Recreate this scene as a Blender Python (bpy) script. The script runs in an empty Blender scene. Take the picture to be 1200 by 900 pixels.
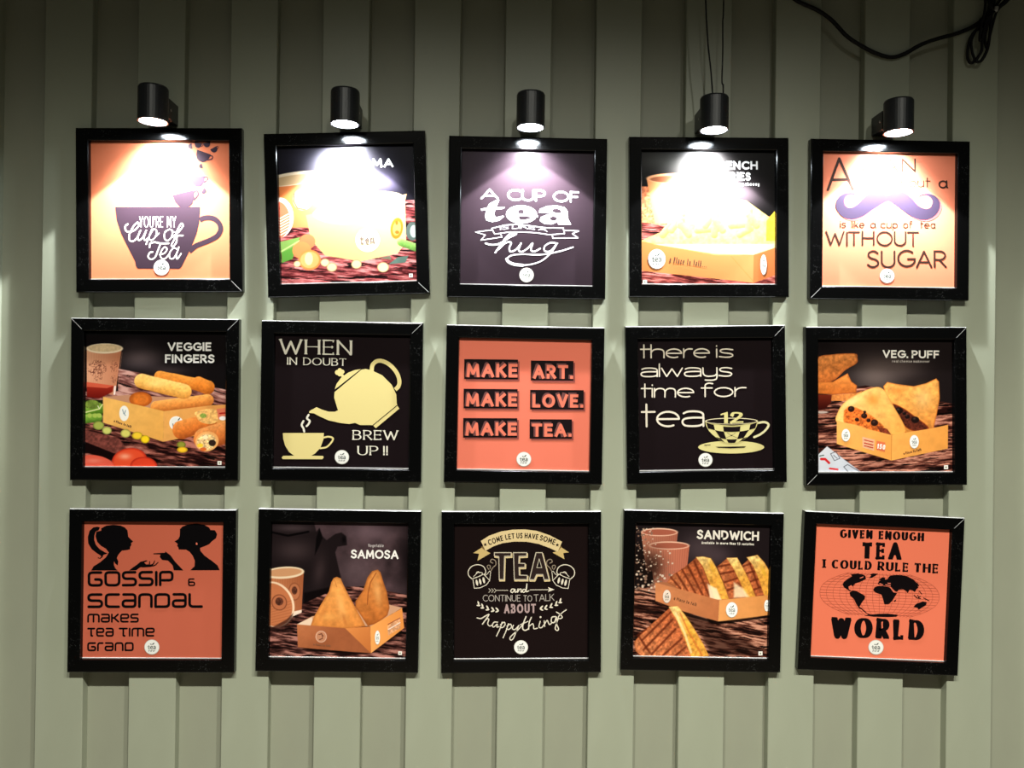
import bpy, math, random
import numpy as np
from mathutils import Vector
from mathutils.geometry import tessellate_polygon
C = bpy.context.scene
COL = C.collection
rng = random.Random(7)

# ------------------------------------------------------------------ camera
EYE = 1.50                     # eye height above the floor; the wall face is the plane y = 0
DIST = 1.5
YAW, PITCH, ROLL = -0.0238, 0.00413, 0.01308
cam_d = bpy.data.cameras.new('camera'); cam = bpy.data.objects.new('camera', cam_d); COL.objects.link(cam)
cam_d.sensor_width = 36.0; cam_d.lens = 938.0 / 1200.0 * 36.0; cam_d.clip_start = 0.02
cy, sy, cp, sp, cr, sr = math.cos(YAW), math.sin(YAW), math.cos(PITCH), math.sin(PITCH), math.cos(ROLL), math.sin(ROLL)
r0 = Vector((cy, sy, 0)); f0 = Vector((-sy * cp, cy * cp, sp)); u0 = r0.cross(f0)
rr_, uu_ = r0 * cr + u0 * sr, u0 * cr - r0 * sr
from mathutils import Matrix
M = Matrix((rr_, uu_, -f0)).transposed().to_4x4(); M.translation = Vector((0, -DIST, EYE))
cam.matrix_world = M
C.camera = cam

# ------------------------------------------------------------------ world, room lights, exposure
w = bpy.data.worlds.new('world'); C.world = w; w.use_nodes = True
w.node_tree.nodes['Background'].inputs[0].default_value = (0.80, 0.85, 0.72, 1)
w.node_tree.nodes['Background'].inputs[1].default_value = 0.04

def spot(name, loc, target, energy, size, blend, soft, color):
    l = bpy.data.lights.new(name, 'SPOT'); l.energy = energy; l.spot_size = math.radians(size)
    l.spot_blend = blend; l.shadow_soft_size = soft; l.color = color
    o = bpy.data.objects.new(name, l); COL.objects.link(o); o.location = loc
    d = Vector(target) - Vector(loc); o.rotation_euler = d.to_track_quat('-Z', 'Y').to_euler()
    return o
ROOM = (1.0, 0.985, 0.87)
for sx, e in ((-0.42, 0.82), (0.86, 1.05), (0.22, 0.80)):
    spot('ceiling_downlight', (sx, -1.75, 2.93), (sx * 0.95, -1.45, 0.0), 268 * e, 126, 1.0, 0.035, ROOM)
C.view_settings.view_transform = 'Standard'; C.view_settings.look = 'None'
C.view_settings.exposure = 0.0; C.view_settings.gamma = 1.0; C.view_settings.use_curve_mapping = False

# ------------------------------------------------------------------ helpers
def s2l(c):
    c = np.asarray(c, float) / 255.0
    return np.where(c <= 0.04045, c / 12.92, ((c + 0.055) / 1.055) ** 2.4)

def mat(name, color=(0.5, 0.5, 0.5), rough=0.5, attr=None, emit=None, metal=0.0, spec=0.5):
    m = bpy.data.materials.new(name); m.use_nodes = True
    nt = m.node_tree; b = nt.nodes['Principled BSDF']
    b.inputs['Base Color'].default_value = (*color, 1); b.inputs['Roughness'].default_value = rough
    b.inputs['Metallic'].default_value = metal
    b.inputs['Specular IOR Level'].default_value = spec
    if attr:
        a = nt.nodes.new('ShaderNodeAttribute'); a.attribute_name = attr
        nt.links.new(a.outputs['Color'], b.inputs['Base Color'])
    if emit:
        b.inputs['Emission Color'].default_value = (*emit[0], 1); b.inputs['Emission Strength'].default_value = emit[1]
    return m

def noise_mix(m, c1, c2, scale, detail=4, lo=0.35, hi=0.65, stretch=None, bump=0.0):
    nt = m.node_tree; b = nt.nodes['Principled BSDF']
    tc = nt.nodes.new('ShaderNodeTexCoord'); mp = nt.nodes.new('ShaderNodeMapping')
    nt.links.new(tc.outputs['Object'], mp.inputs['Vector'])
    if stretch: mp.inputs['Scale'].default_value = stretch
    n = nt.nodes.new('ShaderNodeTexNoise'); n.inputs['Scale'].default_value = scale; n.inputs['Detail'].default_value = detail
    nt.links.new(mp.outputs[0], n.inputs['Vector'])
    r = nt.nodes.new('ShaderNodeValToRGB'); r.color_ramp.elements[0].position = lo; r.color_ramp.elements[1].position = hi
    r.color_ramp.elements[0].color = (*c1, 1); r.color_ramp.elements[1].color = (*c2, 1)
    nt.links.new(n.outputs['Fac'], r.inputs['Fac']); nt.links.new(r.outputs['Color'], b.inputs['Base Color'])
    if bump:
        bp = nt.nodes.new('ShaderNodeBump'); bp.inputs['Strength'].default_value = bump; bp.inputs['Distance'].default_value = 0.002
        nt.links.new(n.outputs['Fac'], bp.inputs['Height']); nt.links.new(bp.outputs[0], b.inputs['Normal'])
    return r

def link(name, me, parent=None, kind=None):
    o = bpy.data.objects.new(name, me); COL.objects.link(o)
    if parent: o.parent = parent
    if kind: o['kind'] = kind
    return o

def mesh(name, verts, faces, m, smooth=False):
    me = bpy.data.meshes.new(name); me.from_pydata([tuple(v) for v in verts], [], faces); me.update()
    if m: me.materials.append(m)
    if smooth:
        me.polygons.foreach_set('use_smooth', [True] * len(me.polygons))
    return me

def boxv(x0, x1, y0, y1, z0, z1):
    v = [(x0, y0, z0), (x1, y0, z0), (x1, y1, z0), (x0, y1, z0), (x0, y0, z1), (x1, y0, z1), (x1, y1, z1), (x0, y1, z1)]
    f = [(0, 3, 2, 1), (4, 5, 6, 7), (0, 1, 5, 4), (1, 2, 6, 5), (2, 3, 7, 6), (3, 0, 4, 7)]
    return v, f

def tube(name, pts, r, m, n=8, samples=8):
    P = [Vector(p) for p in catmull3(pts, samples)]
    V = []; F = []
    nrm = None
    for i, p in enumerate(P):
        t = (P[min(i + 1, len(P) - 1)] - P[max(i - 1, 0)]).normalized()
        if nrm is None: nrm = t.orthogonal().normalized()
        nrm = (nrm - t * nrm.dot(t)).normalized(); bn = t.cross(nrm)
        for k in range(n):
            a = 2 * math.pi * k / n
            V.append(p + nrm * math.cos(a) * r + bn * math.sin(a) * r)
        if i:
            for k in range(n):
                F.append(((i - 1) * n + k, (i - 1) * n + (k + 1) % n, i * n + (k + 1) % n, i * n + k))
    F.append(tuple(range(n))[::-1]); F.append(tuple(range(len(V) - n, len(V))))
    return mesh(name, V, F, m, True)

def catmull3(pts, k=8, closed=False):
    P = [np.array(p, float) for p in pts]; n = len(P); out = []
    rngi = range(n if closed else n - 1)
    for i in rngi:
        p0 = P[(i - 1) % n] if (closed or i > 0) else P[0] * 2 - P[1]
        p1, p2 = P[i], P[(i + 1) % n]
        p3 = P[(i + 2) % n] if (closed or i + 2 < n) else P[-1] * 2 - P[-2]
        for j in range(k):
            t = j / k
            out.append(0.5 * ((2 * p1) + (-p0 + p2) * t + (2 * p0 - 5 * p1 + 4 * p2 - p3) * t * t + (-p0 + 3 * p1 - 3 * p2 + p3) * t ** 3))
    if not closed: out.append(P[-1])
    return [tuple(o) for o in out]

def lathe_v(prof, n, cx=0, cy_=0, cap=True):
    V = []; F = []
    for r, z in prof:
        for k in range(n):
            a = 2 * math.pi * k / n; V.append((cx + r * math.cos(a), cy_ + r * math.sin(a), z))
    for i in range(len(prof) - 1):
        for k in range(n):
            F.append((i * n + k, i * n + (k + 1) % n, (i + 1) * n + (k + 1) % n, (i + 1) * n + k))
    if cap:
        F.append(tuple(range(n))[::-1]); F.append(tuple(range(len(V) - n, len(V))))
    return V, F

def unpx(x, y, plane):
    """where the sight line through a point of the 1200x900 picture meets the plane y = plane"""
    d = f0 + rr_ * ((x - 600) / 938.0) + uu_ * ((450 - y) / 938.0)
    t = (plane + DIST) / d.y
    return Vector((0, -DIST, EYE)) + d * t

# ------------------------------------------------------------------ materials
m_plank = mat('painted_plank', rough=0.42)
noise_mix(m_plank, s2l((146, 151, 132)), s2l((158, 163, 144)), 5, 6, 0.3, 0.7, (1, 1, 0.5), 0.05)
m_panel = mat('painted_panel', rough=0.5)
noise_mix(m_panel, s2l((140, 143, 126)), s2l((152, 155, 136)), 5, 6, 0.3, 0.7, (1, 1, 0.5), 0.05)
m_back = mat('wall_back_paint', s2l((60, 60, 50)), 0.9)
m_floor = mat('floor_tile', s2l((110, 100, 88)), 0.6); noise_mix(m_floor, s2l((96, 88, 78)), s2l((122, 112, 98)), 6)
m_ceil = mat('ceiling_paint', s2l((70, 70, 66)), 0.9); noise_mix(m_ceil, s2l((64, 64, 60)), s2l((76, 76, 72)), 4)
m_frame = mat('black_frame', s2l((4, 4, 4)), 0.15, spec=0.3)
def add_dust(m, base, dust, scale, thr, strength=1.0):
    nt = m.node_tree; b = nt.nodes['Principled BSDF']
    tc = nt.nodes.new('ShaderNodeTexCoord'); v = nt.nodes.new('ShaderNodeTexVoronoi'); v.inputs['Scale'].default_value = scale
    nt.links.new(tc.outputs['Object'], v.inputs['Vector'])
    r = nt.nodes.new('ShaderNodeValToRGB'); r.color_ramp.elements[0].position = thr * 0.6; r.color_ramp.elements[1].position = thr
    r.color_ramp.elements[0].color = (1, 1, 1, 1); r.color_ramp.elements[1].color = (0, 0, 0, 1)
    nt.links.new(v.outputs['Distance'], r.inputs['Fac'])
    n = nt.nodes.new('ShaderNodeTexNoise'); n.inputs['Scale'].default_value = 14; nt.links.new(tc.outputs['Object'], n.inputs['Vector'])
    r2 = nt.nodes.new('ShaderNodeValToRGB'); r2.color_ramp.elements[0].position = 0.5; r2.color_ramp.elements[1].position = 0.72
    nt.links.new(n.outputs['Fac'], r2.inputs['Fac'])
    mu = nt.nodes.new('ShaderNodeMath'); mu.operation = 'MULTIPLY'; nt.links.new(r.outputs['Color'], mu.inputs[0]); nt.links.new(r2.outputs['Color'], mu.inputs[1])
    mx = nt.nodes.new('ShaderNodeMix'); mx.data_type = 'RGBA'
    mx.inputs[6].default_value = (*base, 1); mx.inputs[7].default_value = (*dust, 1)
    nt.links.new(mu.outputs[0], mx.inputs[0]); nt.links.new(mx.outputs[2], b.inputs['Base Color'])
add_dust(m_frame, s2l((4, 4, 4)), s2l((125, 125, 125)), 300, 0.12)
m_print = mat('printed_sheet', rough=0.32, attr='Col', spec=0.10)
m_ink = mat('printed_ink', rough=0.36, attr='Col', spec=0.10)
m_lamp = mat('lamp_black', s2l((22, 24, 27)), 0.38)
m_lens = mat('lamp_lens', (1, 1, 1), 0.3, emit=((0.82, 0.92, 1.0), 150.0))
m_screw = mat('screw_steel', s2l((190, 190, 190)), 0.3, metal=1.0)
m_cable = mat('cable_rubber', s2l((9, 9, 9)), 0.6, spec=0.25)
m_seam = mat('bare_mitre_metal', s2l((190, 190, 188)), 0.35, metal=0.3)
m_ledge = mat('ledge_highlight', s2l((150, 150, 146)), 0.35)  # pale grey stands in for light catching the top rails
m_edge = mat('paper_edge', s2l((196, 194, 192)), 0.5)
m_tie = mat('cable_tie', s2l((150, 150, 145)), 0.4)

# ------------------------------------------------------------------ wall, floor, ceiling
PITCHX, X0 = 0.17054, -0.83747
PW = 0.0865; DEEP = 0.020
WX0, WX1 = -2.2, 2.4
wall = link('wall_back', mesh('wall_back', *boxv(WX0, WX1, DEEP + 0.012, DEEP + 0.10, 0, 3.0), m_back), kind='structure')
wall['label'] = 'grey green cafe wall of upright planks with recessed strips between them'
ch = 0.0012
prof = [(0, DEEP + 0.012), (PW, DEEP + 0.012), (PW, ch), (PW - ch, 0), (ch, 0), (0, ch)]
V = [(x, y, z) for z in (0.0, 3.0) for x, y in prof]; n = len(prof)
F = [(i, (i + 1) % n, n + (i + 1) % n, n + i) for i in range(n)] + [tuple(range(n))[::-1], tuple(range(n, 2 * n))]
plank_me = mesh('plank', V, F, m_plank)
panel_me = mesh('recessed_panel', *boxv(0, PITCHX - PW, DEEP, DEEP + 0.012, 0, 3.0), m_panel)
k = int(math.floor((WX0 - X0) / PITCHX)) + 1
while X0 + (k + 1) * PITCHX < WX1:
    x = X0 + k * PITCHX
    o = link('plank', plank_me, wall); o.location = (x, 0, 0)
    o = link('recessed_panel', panel_me, wall); o.location = (x + PW, 0, 0)
    k += 1
link('floor', mesh('floor', *boxv(WX0, WX1, -3.6, 0.12, -0.1, 0.0), m_floor), kind='structure')
link('ceiling', mesh('ceiling', *boxv(WX0, WX1, -3.6, 0.12, 3.0, 3.1), m_ceil), kind='structure')
# ------------------------------------------------------------------ stroke alphabets (x to the right, y up, capitals 1 high)
def A_(cx, cy, rx, ry, a0, a1, n=12):
    return [(cx + rx * math.cos(math.radians(a0 + (a1 - a0) * i / n)), cy + ry * math.sin(math.radians(a0 + (a1 - a0) * i / n))) for i in range(n + 1)]
def S_(pts): return [tuple(p) for p in catmull3(pts, 6)]
def R_(pts, r=0.16):
    """polyline with its inner corners rounded"""
    out = [pts[0]]
    for i in range(1, len(pts) - 1):
        p, a, b = np.array(pts[i], float), np.array(pts[i - 1], float), np.array(pts[i + 1], float)
        la, lb = np.linalg.norm(a - p), np.linalg.norm(b - p)
        q = min(r, la / 2, lb / 2); s, e = p + (a - p) / la * q, p + (b - p) / lb * q
        for t in (0, .2, .4, .6, .8, 1): out.append(tuple((1 - t) ** 2 * s + 2 * t * (1 - t) * p + t * t * e))
    out.append(pts[-1]); return out
CAP = {
 'A': (.78, [[(0, 0), (.39, 1), (.78, 0)], [(.15, .32), (.63, .32)]]),
 'B': (.6, [[(0, 0), (0, 1), (.3, 1)] + A_(.3, .76, .24, .24, 90, -90) + [(0, .52)], [(.3, .52)] + A_(.32, .26, .28, .26, 90, -90) + [(0, 0), (0, .1)]]),
 'C': (.74, [A_(.46, .5, .46, .5, 50, 310, 18)]),
 'D': (.72, [[(0, 0), (0, 1), (.24, 1)] + A_(.24, .5, .48, .5, 90, -90, 14) + [(0, 0), (0, .1)]]),
 'E': (.5, [[(.5, 1), (0, 1), (0, 0), (.5, 0)], [(0, .52), (.44, .52)]]),
 'F': (.48, [[(.48, 1), (0, 1), (0, 0)], [(0, .5), (.42, .5)]]),
 'G': (.82, [A_(.46, .5, .46, .5, 50, 335, 18) + [(.88, .46), (.52, .46)]]),
 'H': (.7, [[(0, 0), (0, 1)], [(.7, 0), (.7, 1)], [(0, .52), (.7, .52)]]),
 'I': (.0, [[(0, 0), (0, 1)]]),
 'J': (.4, [[(.4, 1), (.4, .2)] + A_(.2, .2, .2, .2, 0, -150, 6)]),
 'K': (.62, [[(0, 0), (0, 1)], [(.58, 1), (.03, .45)], [(.18, .6), (.62, 0)]]),
 'L': (.46, [[(0, 1), (0, 0), (.46, 0)]]),
 'M': (.86, [[(0, 0), (.08, 1), (.43, .2), (.78, 1), (.86, 0)]]),
 'N': (.7, [[(0, 0), (0, 1), (.7, 0), (.7, 1)]]),
 'O': (.92, [A_(.46, .5, .46, .5, 90, 450, 24)]),
 'P': (.56, [[(0, 0), (0, 1), (.28, 1)] + A_(.28, .73, .28, .27, 90, -90) + [(0, .46)]]),
 'Q': (.92, [A_(.46, .5, .46, .5, 90, 450, 24), [(.6, .25), (.9, -.05)]]),
 'R': (.6, [[(0, 0), (0, 1), (.28, 1)] + A_(.28, .73, .28, .27, 90, -90) + [(0, .46)], [(.25, .46), (.6, 0)]]),
 'S': (.56, [S_([(.53, .86), (.4, .98), (.24, 1), (.06, .88), (.05, .68), (.2, .55), (.4, .47), (.54, .32), (.52, .12), (.34, 0), (.14, .02), (.0, .14)])]),
 'T': (.64, [[(0, 1), (.64, 1)], [(.32, 1), (.32, 0)]]),
 'U': (.68, [[(0, 1), (0, .34)] + A_(.34, .34, .34, .34, 180, 360, 12) + [(.68, 1)]]),
 'V': (.74, [[(0, 1), (.37, 0), (.74, 1)]]),
 'W': (1.1, [[(0, 1), (.28, 0), (.55, .85), (.82, 0), (1.1, 1)]]),
 'X': (.66, [[(0, 1), (.66, 0)], [(.66, 1), (0, 0)]]),
 'Y': (.68, [[(0, 1), (.34, .48), (.68, 1)], [(.34, .48), (.34, 0)]]),
 'Z': (.6, [[(0, 1), (.6, 1), (0, 0), (.6, 0)]]),
 '.': (.0, [[(0, 0), (0, .02)]]), '!': (.0, [[(0, 1), (0, .32)], [(0, 0), (0, .04)]]), "'": (.0, [[(0, 1), (0, .76)]]),
 '1': (.22, [[(0, .78), (.22, 1), (.22, 0)]]), '2': (.56, [S_([(.02, .74), (.1, .95), (.3, 1), (.5, .9), (.52, .7), (.3, .36), (0, 0)]), [(0, 0), (.56, 0)]]),
 '3': (.52, [S_([(.02, .85), (.2, 1), (.42, .93), (.45, .7), (.2, .54)]), S_([(.2, .54), (.46, .45), (.52, .22), (.34, .02), (.12, .02), (0, .16)])]),
 '5': (.52, [[(.48, 1), (.08, 1), (.04, .56)] + S_([(.04, .56), (.26, .64), (.48, .5), (.5, .22), (.3, .0), (.0, .1)])]),
 '0': (.6, [A_(.3, .5, .3, .5, 90, 450, 20)]),
}
XH = .66
LOW = {
 'a': (.7, [S_([(.04, .58), (.2, .66), (.5, .66), (.67, .58), (.7, .42), (.7, 0)]), S_([(.7, .38), (.3, .38), (.06, .32), (.0, .18), (.08, .04), (.3, 0), (.55, .02), (.7, .1)])]),
 '@': (.6, [A_(.3, .33, .3, .33, 30, 390, 16), [(.6, .66), (.6, .1), (.66, 0)]]),
 'b': (.6, [[(0, 1), (0, 0)], A_(.3, .33, .3, .33, 180, -180, 16)]),
 'c': (.56, [A_(.33, .33, .33, .33, 50, 310, 14)]),
 'd': (.6, [[(.6, 1), (.6, 0)], A_(.3, .33, .3, .33, 0, 360, 16)]),
 'e': (.74, [[(.01, .33), (.73, .33)] + A_(.37, .33, .37, .33, 0, 300, 18)]),
 'f': (.4, [S_([(.42, .96), (.28, 1), (.16, .9), (.14, .7), (.14, .35), (.14, 0)]), [(0, .64), (.4, .64)]]),
 'g': (.6, [A_(.3, .33, .3, .33, 0, 360, 16), S_([(.6, .66), (.6, .2), (.58, -.15), (.4, -.32), (.1, -.28)])]),
 'h': (.62, [[(0, 1), (0, 0)], S_([(0, .4), (.12, .6), (.34, .66), (.54, .6), (.62, .42), (.62, 0)])]),
 'i': (.0, [[(0, XH), (0, 0)], [(0, .9), (0, .93)]]),
 'k': (.5, [[(0, 1), (0, 0)], [(.46, .64), (.02, .25)], [(.16, .38), (.5, 0)]]),
 'l': (.0, [[(0, 1), (0, 0)]]),
 'm': (.96, [[(0, XH), (0, 0)], S_([(0, .4), (.1, .6), (.26, .66), (.42, .6), (.48, .42), (.48, 0)]), S_([(.48, .4), (.58, .6), (.74, .66), (.9, .6), (.96, .42), (.96, 0)])]),
 'n': (.58, [[(0, XH), (0, 0)], S_([(0, .4), (.12, .6), (.32, .66), (.5, .6), (.58, .42), (.58, 0)])]),
 'o': (.68, [A_(.34, .33, .34, .33, 90, 450, 18)]),
 'p': (.6, [[(0, XH), (0, -.34)], A_(.3, .33, .3, .33, 180, -180, 16)]),
 'q': (.6, [A_(.3, .33, .3, .33, 0, 360, 16), [(.6, .66), (.6, -.34)]]),
 'r': (.38, [[(0, XH), (0, 0)], S_([(0, .36), (.08, .55), (.22, .65), (.4, .65)])]),
 's': (.56, [S_([(.54, .6), (.34, .66), (.12, .64), (.03, .52), (.12, .38), (.42, .3), (.54, .18), (.46, .03), (.24, 0), (.0, .05)])]),
 't': (.4, [[(.16, 1), (.16, 0)], [(0, .66), (.44, .66)]]),
 'u': (.58, [S_([(0, .66), (0, .2), (.12, .03), (.32, 0), (.5, .08), (.58, .3)]), [(.58, .66), (.58, 0)]]),
 'v': (.52, [[(0, XH), (.26, 0), (.52, XH)]]), 'w': (.9, [[(0, XH), (.22, 0), (.45, .6), (.68, 0), (.9, XH)]]),
 'x': (.5, [[(0, XH), (.5, 0)], [(.5, XH), (0, 0)]]),
 'y': (.6, [S_([(0, .66), (.02, .2), (.14, .02), (.34, 0), (.52, .06), (.6, .2)]), S_([(.6, .66), (.6, -.1), (.5, -.28), (.3, -.32), (.1, -.3)])]),
 'z': (.5, [[(0, XH), (.5, XH), (0, 0), (.5, 0)]]),
}
TXH = .72
TECH = {
 'G': (.84, [R_([(.8, 1), (0, 1), (0, 0), (.84, 0), (.84, .46), (.42, .46)], .26)]),
 'O': (.9, [R_([(.45, 1), (0, 1), (0, 0), (.9, 0), (.9, 1), (.45, 1)], .3)]),
 'S': (.84, [R_([(.8, 1), (0, 1), (0, .5), (.84, .5), (.84, 0), (0, 0)], .25)]),
 'I': (0, [[(0, 0), (0, 1)]]), 'P': (.8, [R_([(0, 0), (0, 1), (.8, 1), (.8, .36), (.14, .36)], .22)]),
 '&': (.8, [R_([(.7, 1), (0, 1), (0, 0), (.8, 0), (.8, .52), (0, .52)], .22)]),
 'C': (.8, [R_([(.8, 1), (0, 1), (0, 0), (.8, 0)], .26)]), 'D': (.84, [R_([(0, 0), (0, 1), (.84, 1), (.84, 0), (0, 0), (0, .1)], .26)]),
 'L': (.76, [R_([(0, 1), (0, 0), (.76, 0)], .26)]),
 'a': (.78, [R_([(.04, TXH), (.78, TXH), (.78, 0), (0, 0), (0, .38), (.78, .38)], .2)]),
 'n': (.76, [R_([(0, 0), (0, TXH), (.76, TXH), (.76, 0)], .24)]),
 'm': (1.1, [R_([(0, 0), (0, TXH), (1.1, TXH), (1.1, 0)], .24), [(.55, TXH), (.55, 0)]]),
 'k': (.66, [[(0, TXH), (0, 0)], [(0, .38), (.24, .38), (.62, TXH)], [(.24, .38), (.66, 0)]]),
 'e': (.76, [R_([(.7, 0), (0, 0), (0, TXH), (.76, TXH), (.76, .36), (0, .36)], .2)]),
 's': (.7, [R_([(.68, TXH), (0, TXH), (0, .37), (.7, .37), (.7, 0), (0, 0)], .18)]),
 't': (.72, [[(0, TXH), (.72, TXH)], R_([(.36, TXH), (.36, 0), (.5, 0)], .1)]), 'i': (0, [[(0, 0), (0, TXH)]]),
 'g': (.76, [R_([(.74, TXH), (0, TXH), (0, 0), (.76, 0), (.76, .36), (.4, .36)], .2)]),
 'r': (.5, [R_([(0, 0), (0, TXH), (.5, TXH)], .22)]), 'd': (.78, [R_([(0, 0), (0, TXH), (.78, TXH), (.78, 0), (0, 0), (0, .1)], .2)]),
}

# ------------------------------------------------------------------ printed art: shapes laid on the sheet of a poster
def homog(src, dst):
    A = []; b = []
    for (x, y), (u, v) in zip(src, dst):
        A.append([x, y, 1, 0, 0, 0, -u * x, -u * y]); b.append(u)
        A.append([0, 0, 0, x, y, 1, -v * x, -v * y]); b.append(v)
    h = np.linalg.solve(np.array(A, float), np.array(b, float)); return np.append(h, 1).reshape(3, 3)

class Board:
    """a poster's artwork, drawn on a design board whose sheet corners are given; everything lands on the flat sheet"""
    def __init__(s, corners, x0, z0, x1, z1, gain):
        s.H = homog(corners, [(x0, z1), (x1, z1), (x1, z0), (x0, z0)]); s.Hi = np.linalg.inv(s.H)
        s.box = (x0, z0, x1, z1); s.parts = {}; s.part = 'illustration'; s.gain = gain; s.ox = s.oy = 0; s.s = 1
    def T(s, ox, oy, sc): s.ox, s.oy, s.s = ox, oy, sc
    def mp(s, p):
        x, y = s.ox + p[0] / s.s, s.oy + p[1] / s.s
        q = s.H @ np.array((x, y, 1.0)); return min(max(q[0] / q[2], s.box[0]), s.box[2]), min(max(q[1] / q[2], s.box[1]), s.box[3])
    def col(s, c): return tuple(np.clip(s2l(c) * s.gain, 0, 0.92))
    def add(s, pts, faces, c, L):
        d = s.parts.setdefault(s.part, ([], [], []))
        o = len(d[0]); cc = s.col(c); s.lev = getattr(s, 'lev', 0) + 1; top = 0
        for p in pts:
            lv = p[2] if len(p) > 2 else 0; top = max(top, lv)
            x, z = s.mp(p); d[0].append((x, PRINT_Y - 1.5e-4 * (L + 1) - 5e-6 * ((s.lev + lv) % 26), z)); d[2].append(cc)
        s.lev += int(top)
        for f in faces:
            P = [d[0][o + i] for i in f]
            ar = sum(P[i][0] * P[(i + 1) % len(P)][2] - P[(i + 1) % len(P)][0] * P[i][2] for i in range(len(P)))
            if abs(ar) < 1e-12: continue
            f = tuple(o + i for i in f); d[1].append(f if ar > 0 else f[::-1])
    def poly(s, pts, c, L=1, smooth=False):
        if smooth: pts = catmull3(pts, 5, True)
        for t in [tessellate_polygon([[Vector((p[0], p[1], 0)) for p in pts]])]: s.add(pts, t, c, L)
    def ell(s, cx, cy, rx, ry, c, L=1, rot=0, n=28):
        a = math.radians(rot); P = []
        for i in range(n):
            t = 2 * math.pi * i / n; x, y = rx * math.cos(t), ry * math.sin(t)
            P.append((cx + x * math.cos(a) - y * math.sin(a), cy + x * math.sin(a) + y * math.cos(a)))
        s.add(P, [tuple(range(n))], c, L)
    def stroke(s, pts, w_, c, L=1, closed=False, smooth=False, thin=None, cap='round', taper=None):
        if smooth: pts = catmull3(pts, 6, closed)
        P = [np.array(p, float) for p in pts]
        P = [p for i, p in enumerate(P) if i == 0 or np.linalg.norm(p - P[i - 1]) > 1e-6]
        if closed or (len(P) > 3 and np.linalg.norm(P[0] - P[-1]) < 1e-4): closed = True; P = P[:-1] if np.linalg.norm(P[0] - P[-1]) < 1e-4 else P
        n = len(P)
        if n < 2: return
        def wd(d, i=0):
            ww = w_ if thin is None else math.hypot(w_ * d[1], thin * d[0])
            if taper: ww *= taper[0] + (taper[1] - taper[0]) * i / max(1, n - 1)
            return ww / 2
        segs = [(P[i], P[(i + 1) % n]) for i in range(n if closed else n - 1)]
        D = [(b - a) / max(1e-9, np.linalg.norm(b - a)) for a, b in segs]
        if cap == 'square' and not closed:
            P[0] = P[0] - D[0] * wd((D[0][1], D[0][0])); P[-1] = P[-1] + D[-1] * wd((D[-1][1], D[-1][0]))
        L_, R__ = [], []
        V = []; F = []; lv = [0]
        def nn(d): return np.array((-d[1], d[0]))
        run = []
        def flush():
            nonlocal run
            if len(run) > 1:
                o = len(V)
                lv[0] += 1
                for a, b in run: V.append((*a, lv[0])); V.append((*b, lv[0]))
                for i in range(len(run) - 1): F.append((o + 2 * i, o + 2 * i + 1, o + 2 * i + 3, o + 2 * i + 2))
            run = []
        def disc(p, r, m_=10):
            o = len(V); lv[0] += 1
            for i in range(m_): V.append((p[0] + r * math.cos(2 * math.pi * i / m_), p[1] + r * math.sin(2 * math.pi * i / m_), lv[0]))
            F.append(tuple(range(o, o + m_)))
        m_ = len(D)
        for i in range(m_):
            a = P[i]; b = P[(i + 1) % n]; d = D[i]; h0 = wd(d, i); h1 = wd(d, i + 1)
            dp = D[i - 1] if (i > 0 or closed) else None
            if dp is None: run = [(a + nn(d) * h0, a - nn(d) * h0)]
            else:
                dot = float(dp @ d)
                tn = math.sqrt(max(0, (1 - dot) / max(1e-6, 1 + dot))); sl_ = min(np.linalg.norm(P[i] - P[i - 1]), np.linalg.norm(b - a))
                if dot > -0.1 and (h0 * tn < .48 * sl_ or (cap == 'square' and dot < .3)):
                    mi = nn(dp) + nn(d); mi /= np.linalg.norm(mi); ln = (wd(dp, i) + h0) / 2 / max(.35, float(mi @ nn(d)))
                    pr = (a + mi * ln, a - mi * ln)
                    if i == 0: run = [pr]; first = pr
                    else: run.append(pr)
                else:
                    h = wd(dp, i)
                    if i > 0: run.append((a + nn(dp) * h, a - nn(dp) * h)); flush()
                    disc(a, min(h, h0) if thin else h0); run = [(a + nn(d) * h0, a - nn(d) * h0)]
                    if i == 0: first = None
        if closed:
            dd = D[0]; dp = D[-1]
            if first is not None: run.append(first)
            else: run.append((P[0] + nn(dp) * wd(dp), P[0] - nn(dp) * wd(dp)))
        else:
            d = D[-1]; h1 = wd(d, n - 1); run.append((P[-1] + nn(d) * h1, P[-1] - nn(d) * h1))
        flush()
        if cap == 'round' and not closed:
            disc(P[0], wd(D[0], 0)); disc(P[-1], wd(D[-1], n - 1))
        s.add(V, F, c, L)
    def text(s, t, p0, p1, h, c, w_, L=2, font=None, thin=None, serif=0, slant=0, sp=.26, space=.45, cap='square', warp=None, jit=0, natural=False, inset=True):
        """t runs from p0 to p1 (ends of the baseline), h high, strokes w_ wide"""
        font = font or CAP
        gap = max(.06, sp - .14) * h; gl = [font.get(q) or CAP.get(q.upper()) if q != ' ' else None for q in t]
        p0 = np.array(p0, float); p1 = np.array(p1, float); bl = np.linalg.norm(p1 - p0); ex = (p1 - p0) / bl
        up = np.array((ex[1], -ex[0])); ins = w_ / 2 if inset else 0
        insy = (w_ if thin is None else thin) / 2 if inset else 0
        sy_ = h - 2 * insy; nsp = t.count(' '); nl = len(t) - nsp
        sx_ = max(1e-3, bl - nl * w_ - gap * (nl - 1 - nsp) - nsp * space * h) / max(1e-6, sum(g[0] for g in gl if g)); x = 0; items = []
        for i, g in enumerate(gl):
            if g is None: x += (space * h - gap) / sx_; continue
            items.append((x, g)); x += g[0] + (w_ + gap) / sx_
        old = s.part; s.part = 'lettering'
        rj = random.Random(hash(len(t)) + 5)
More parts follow.
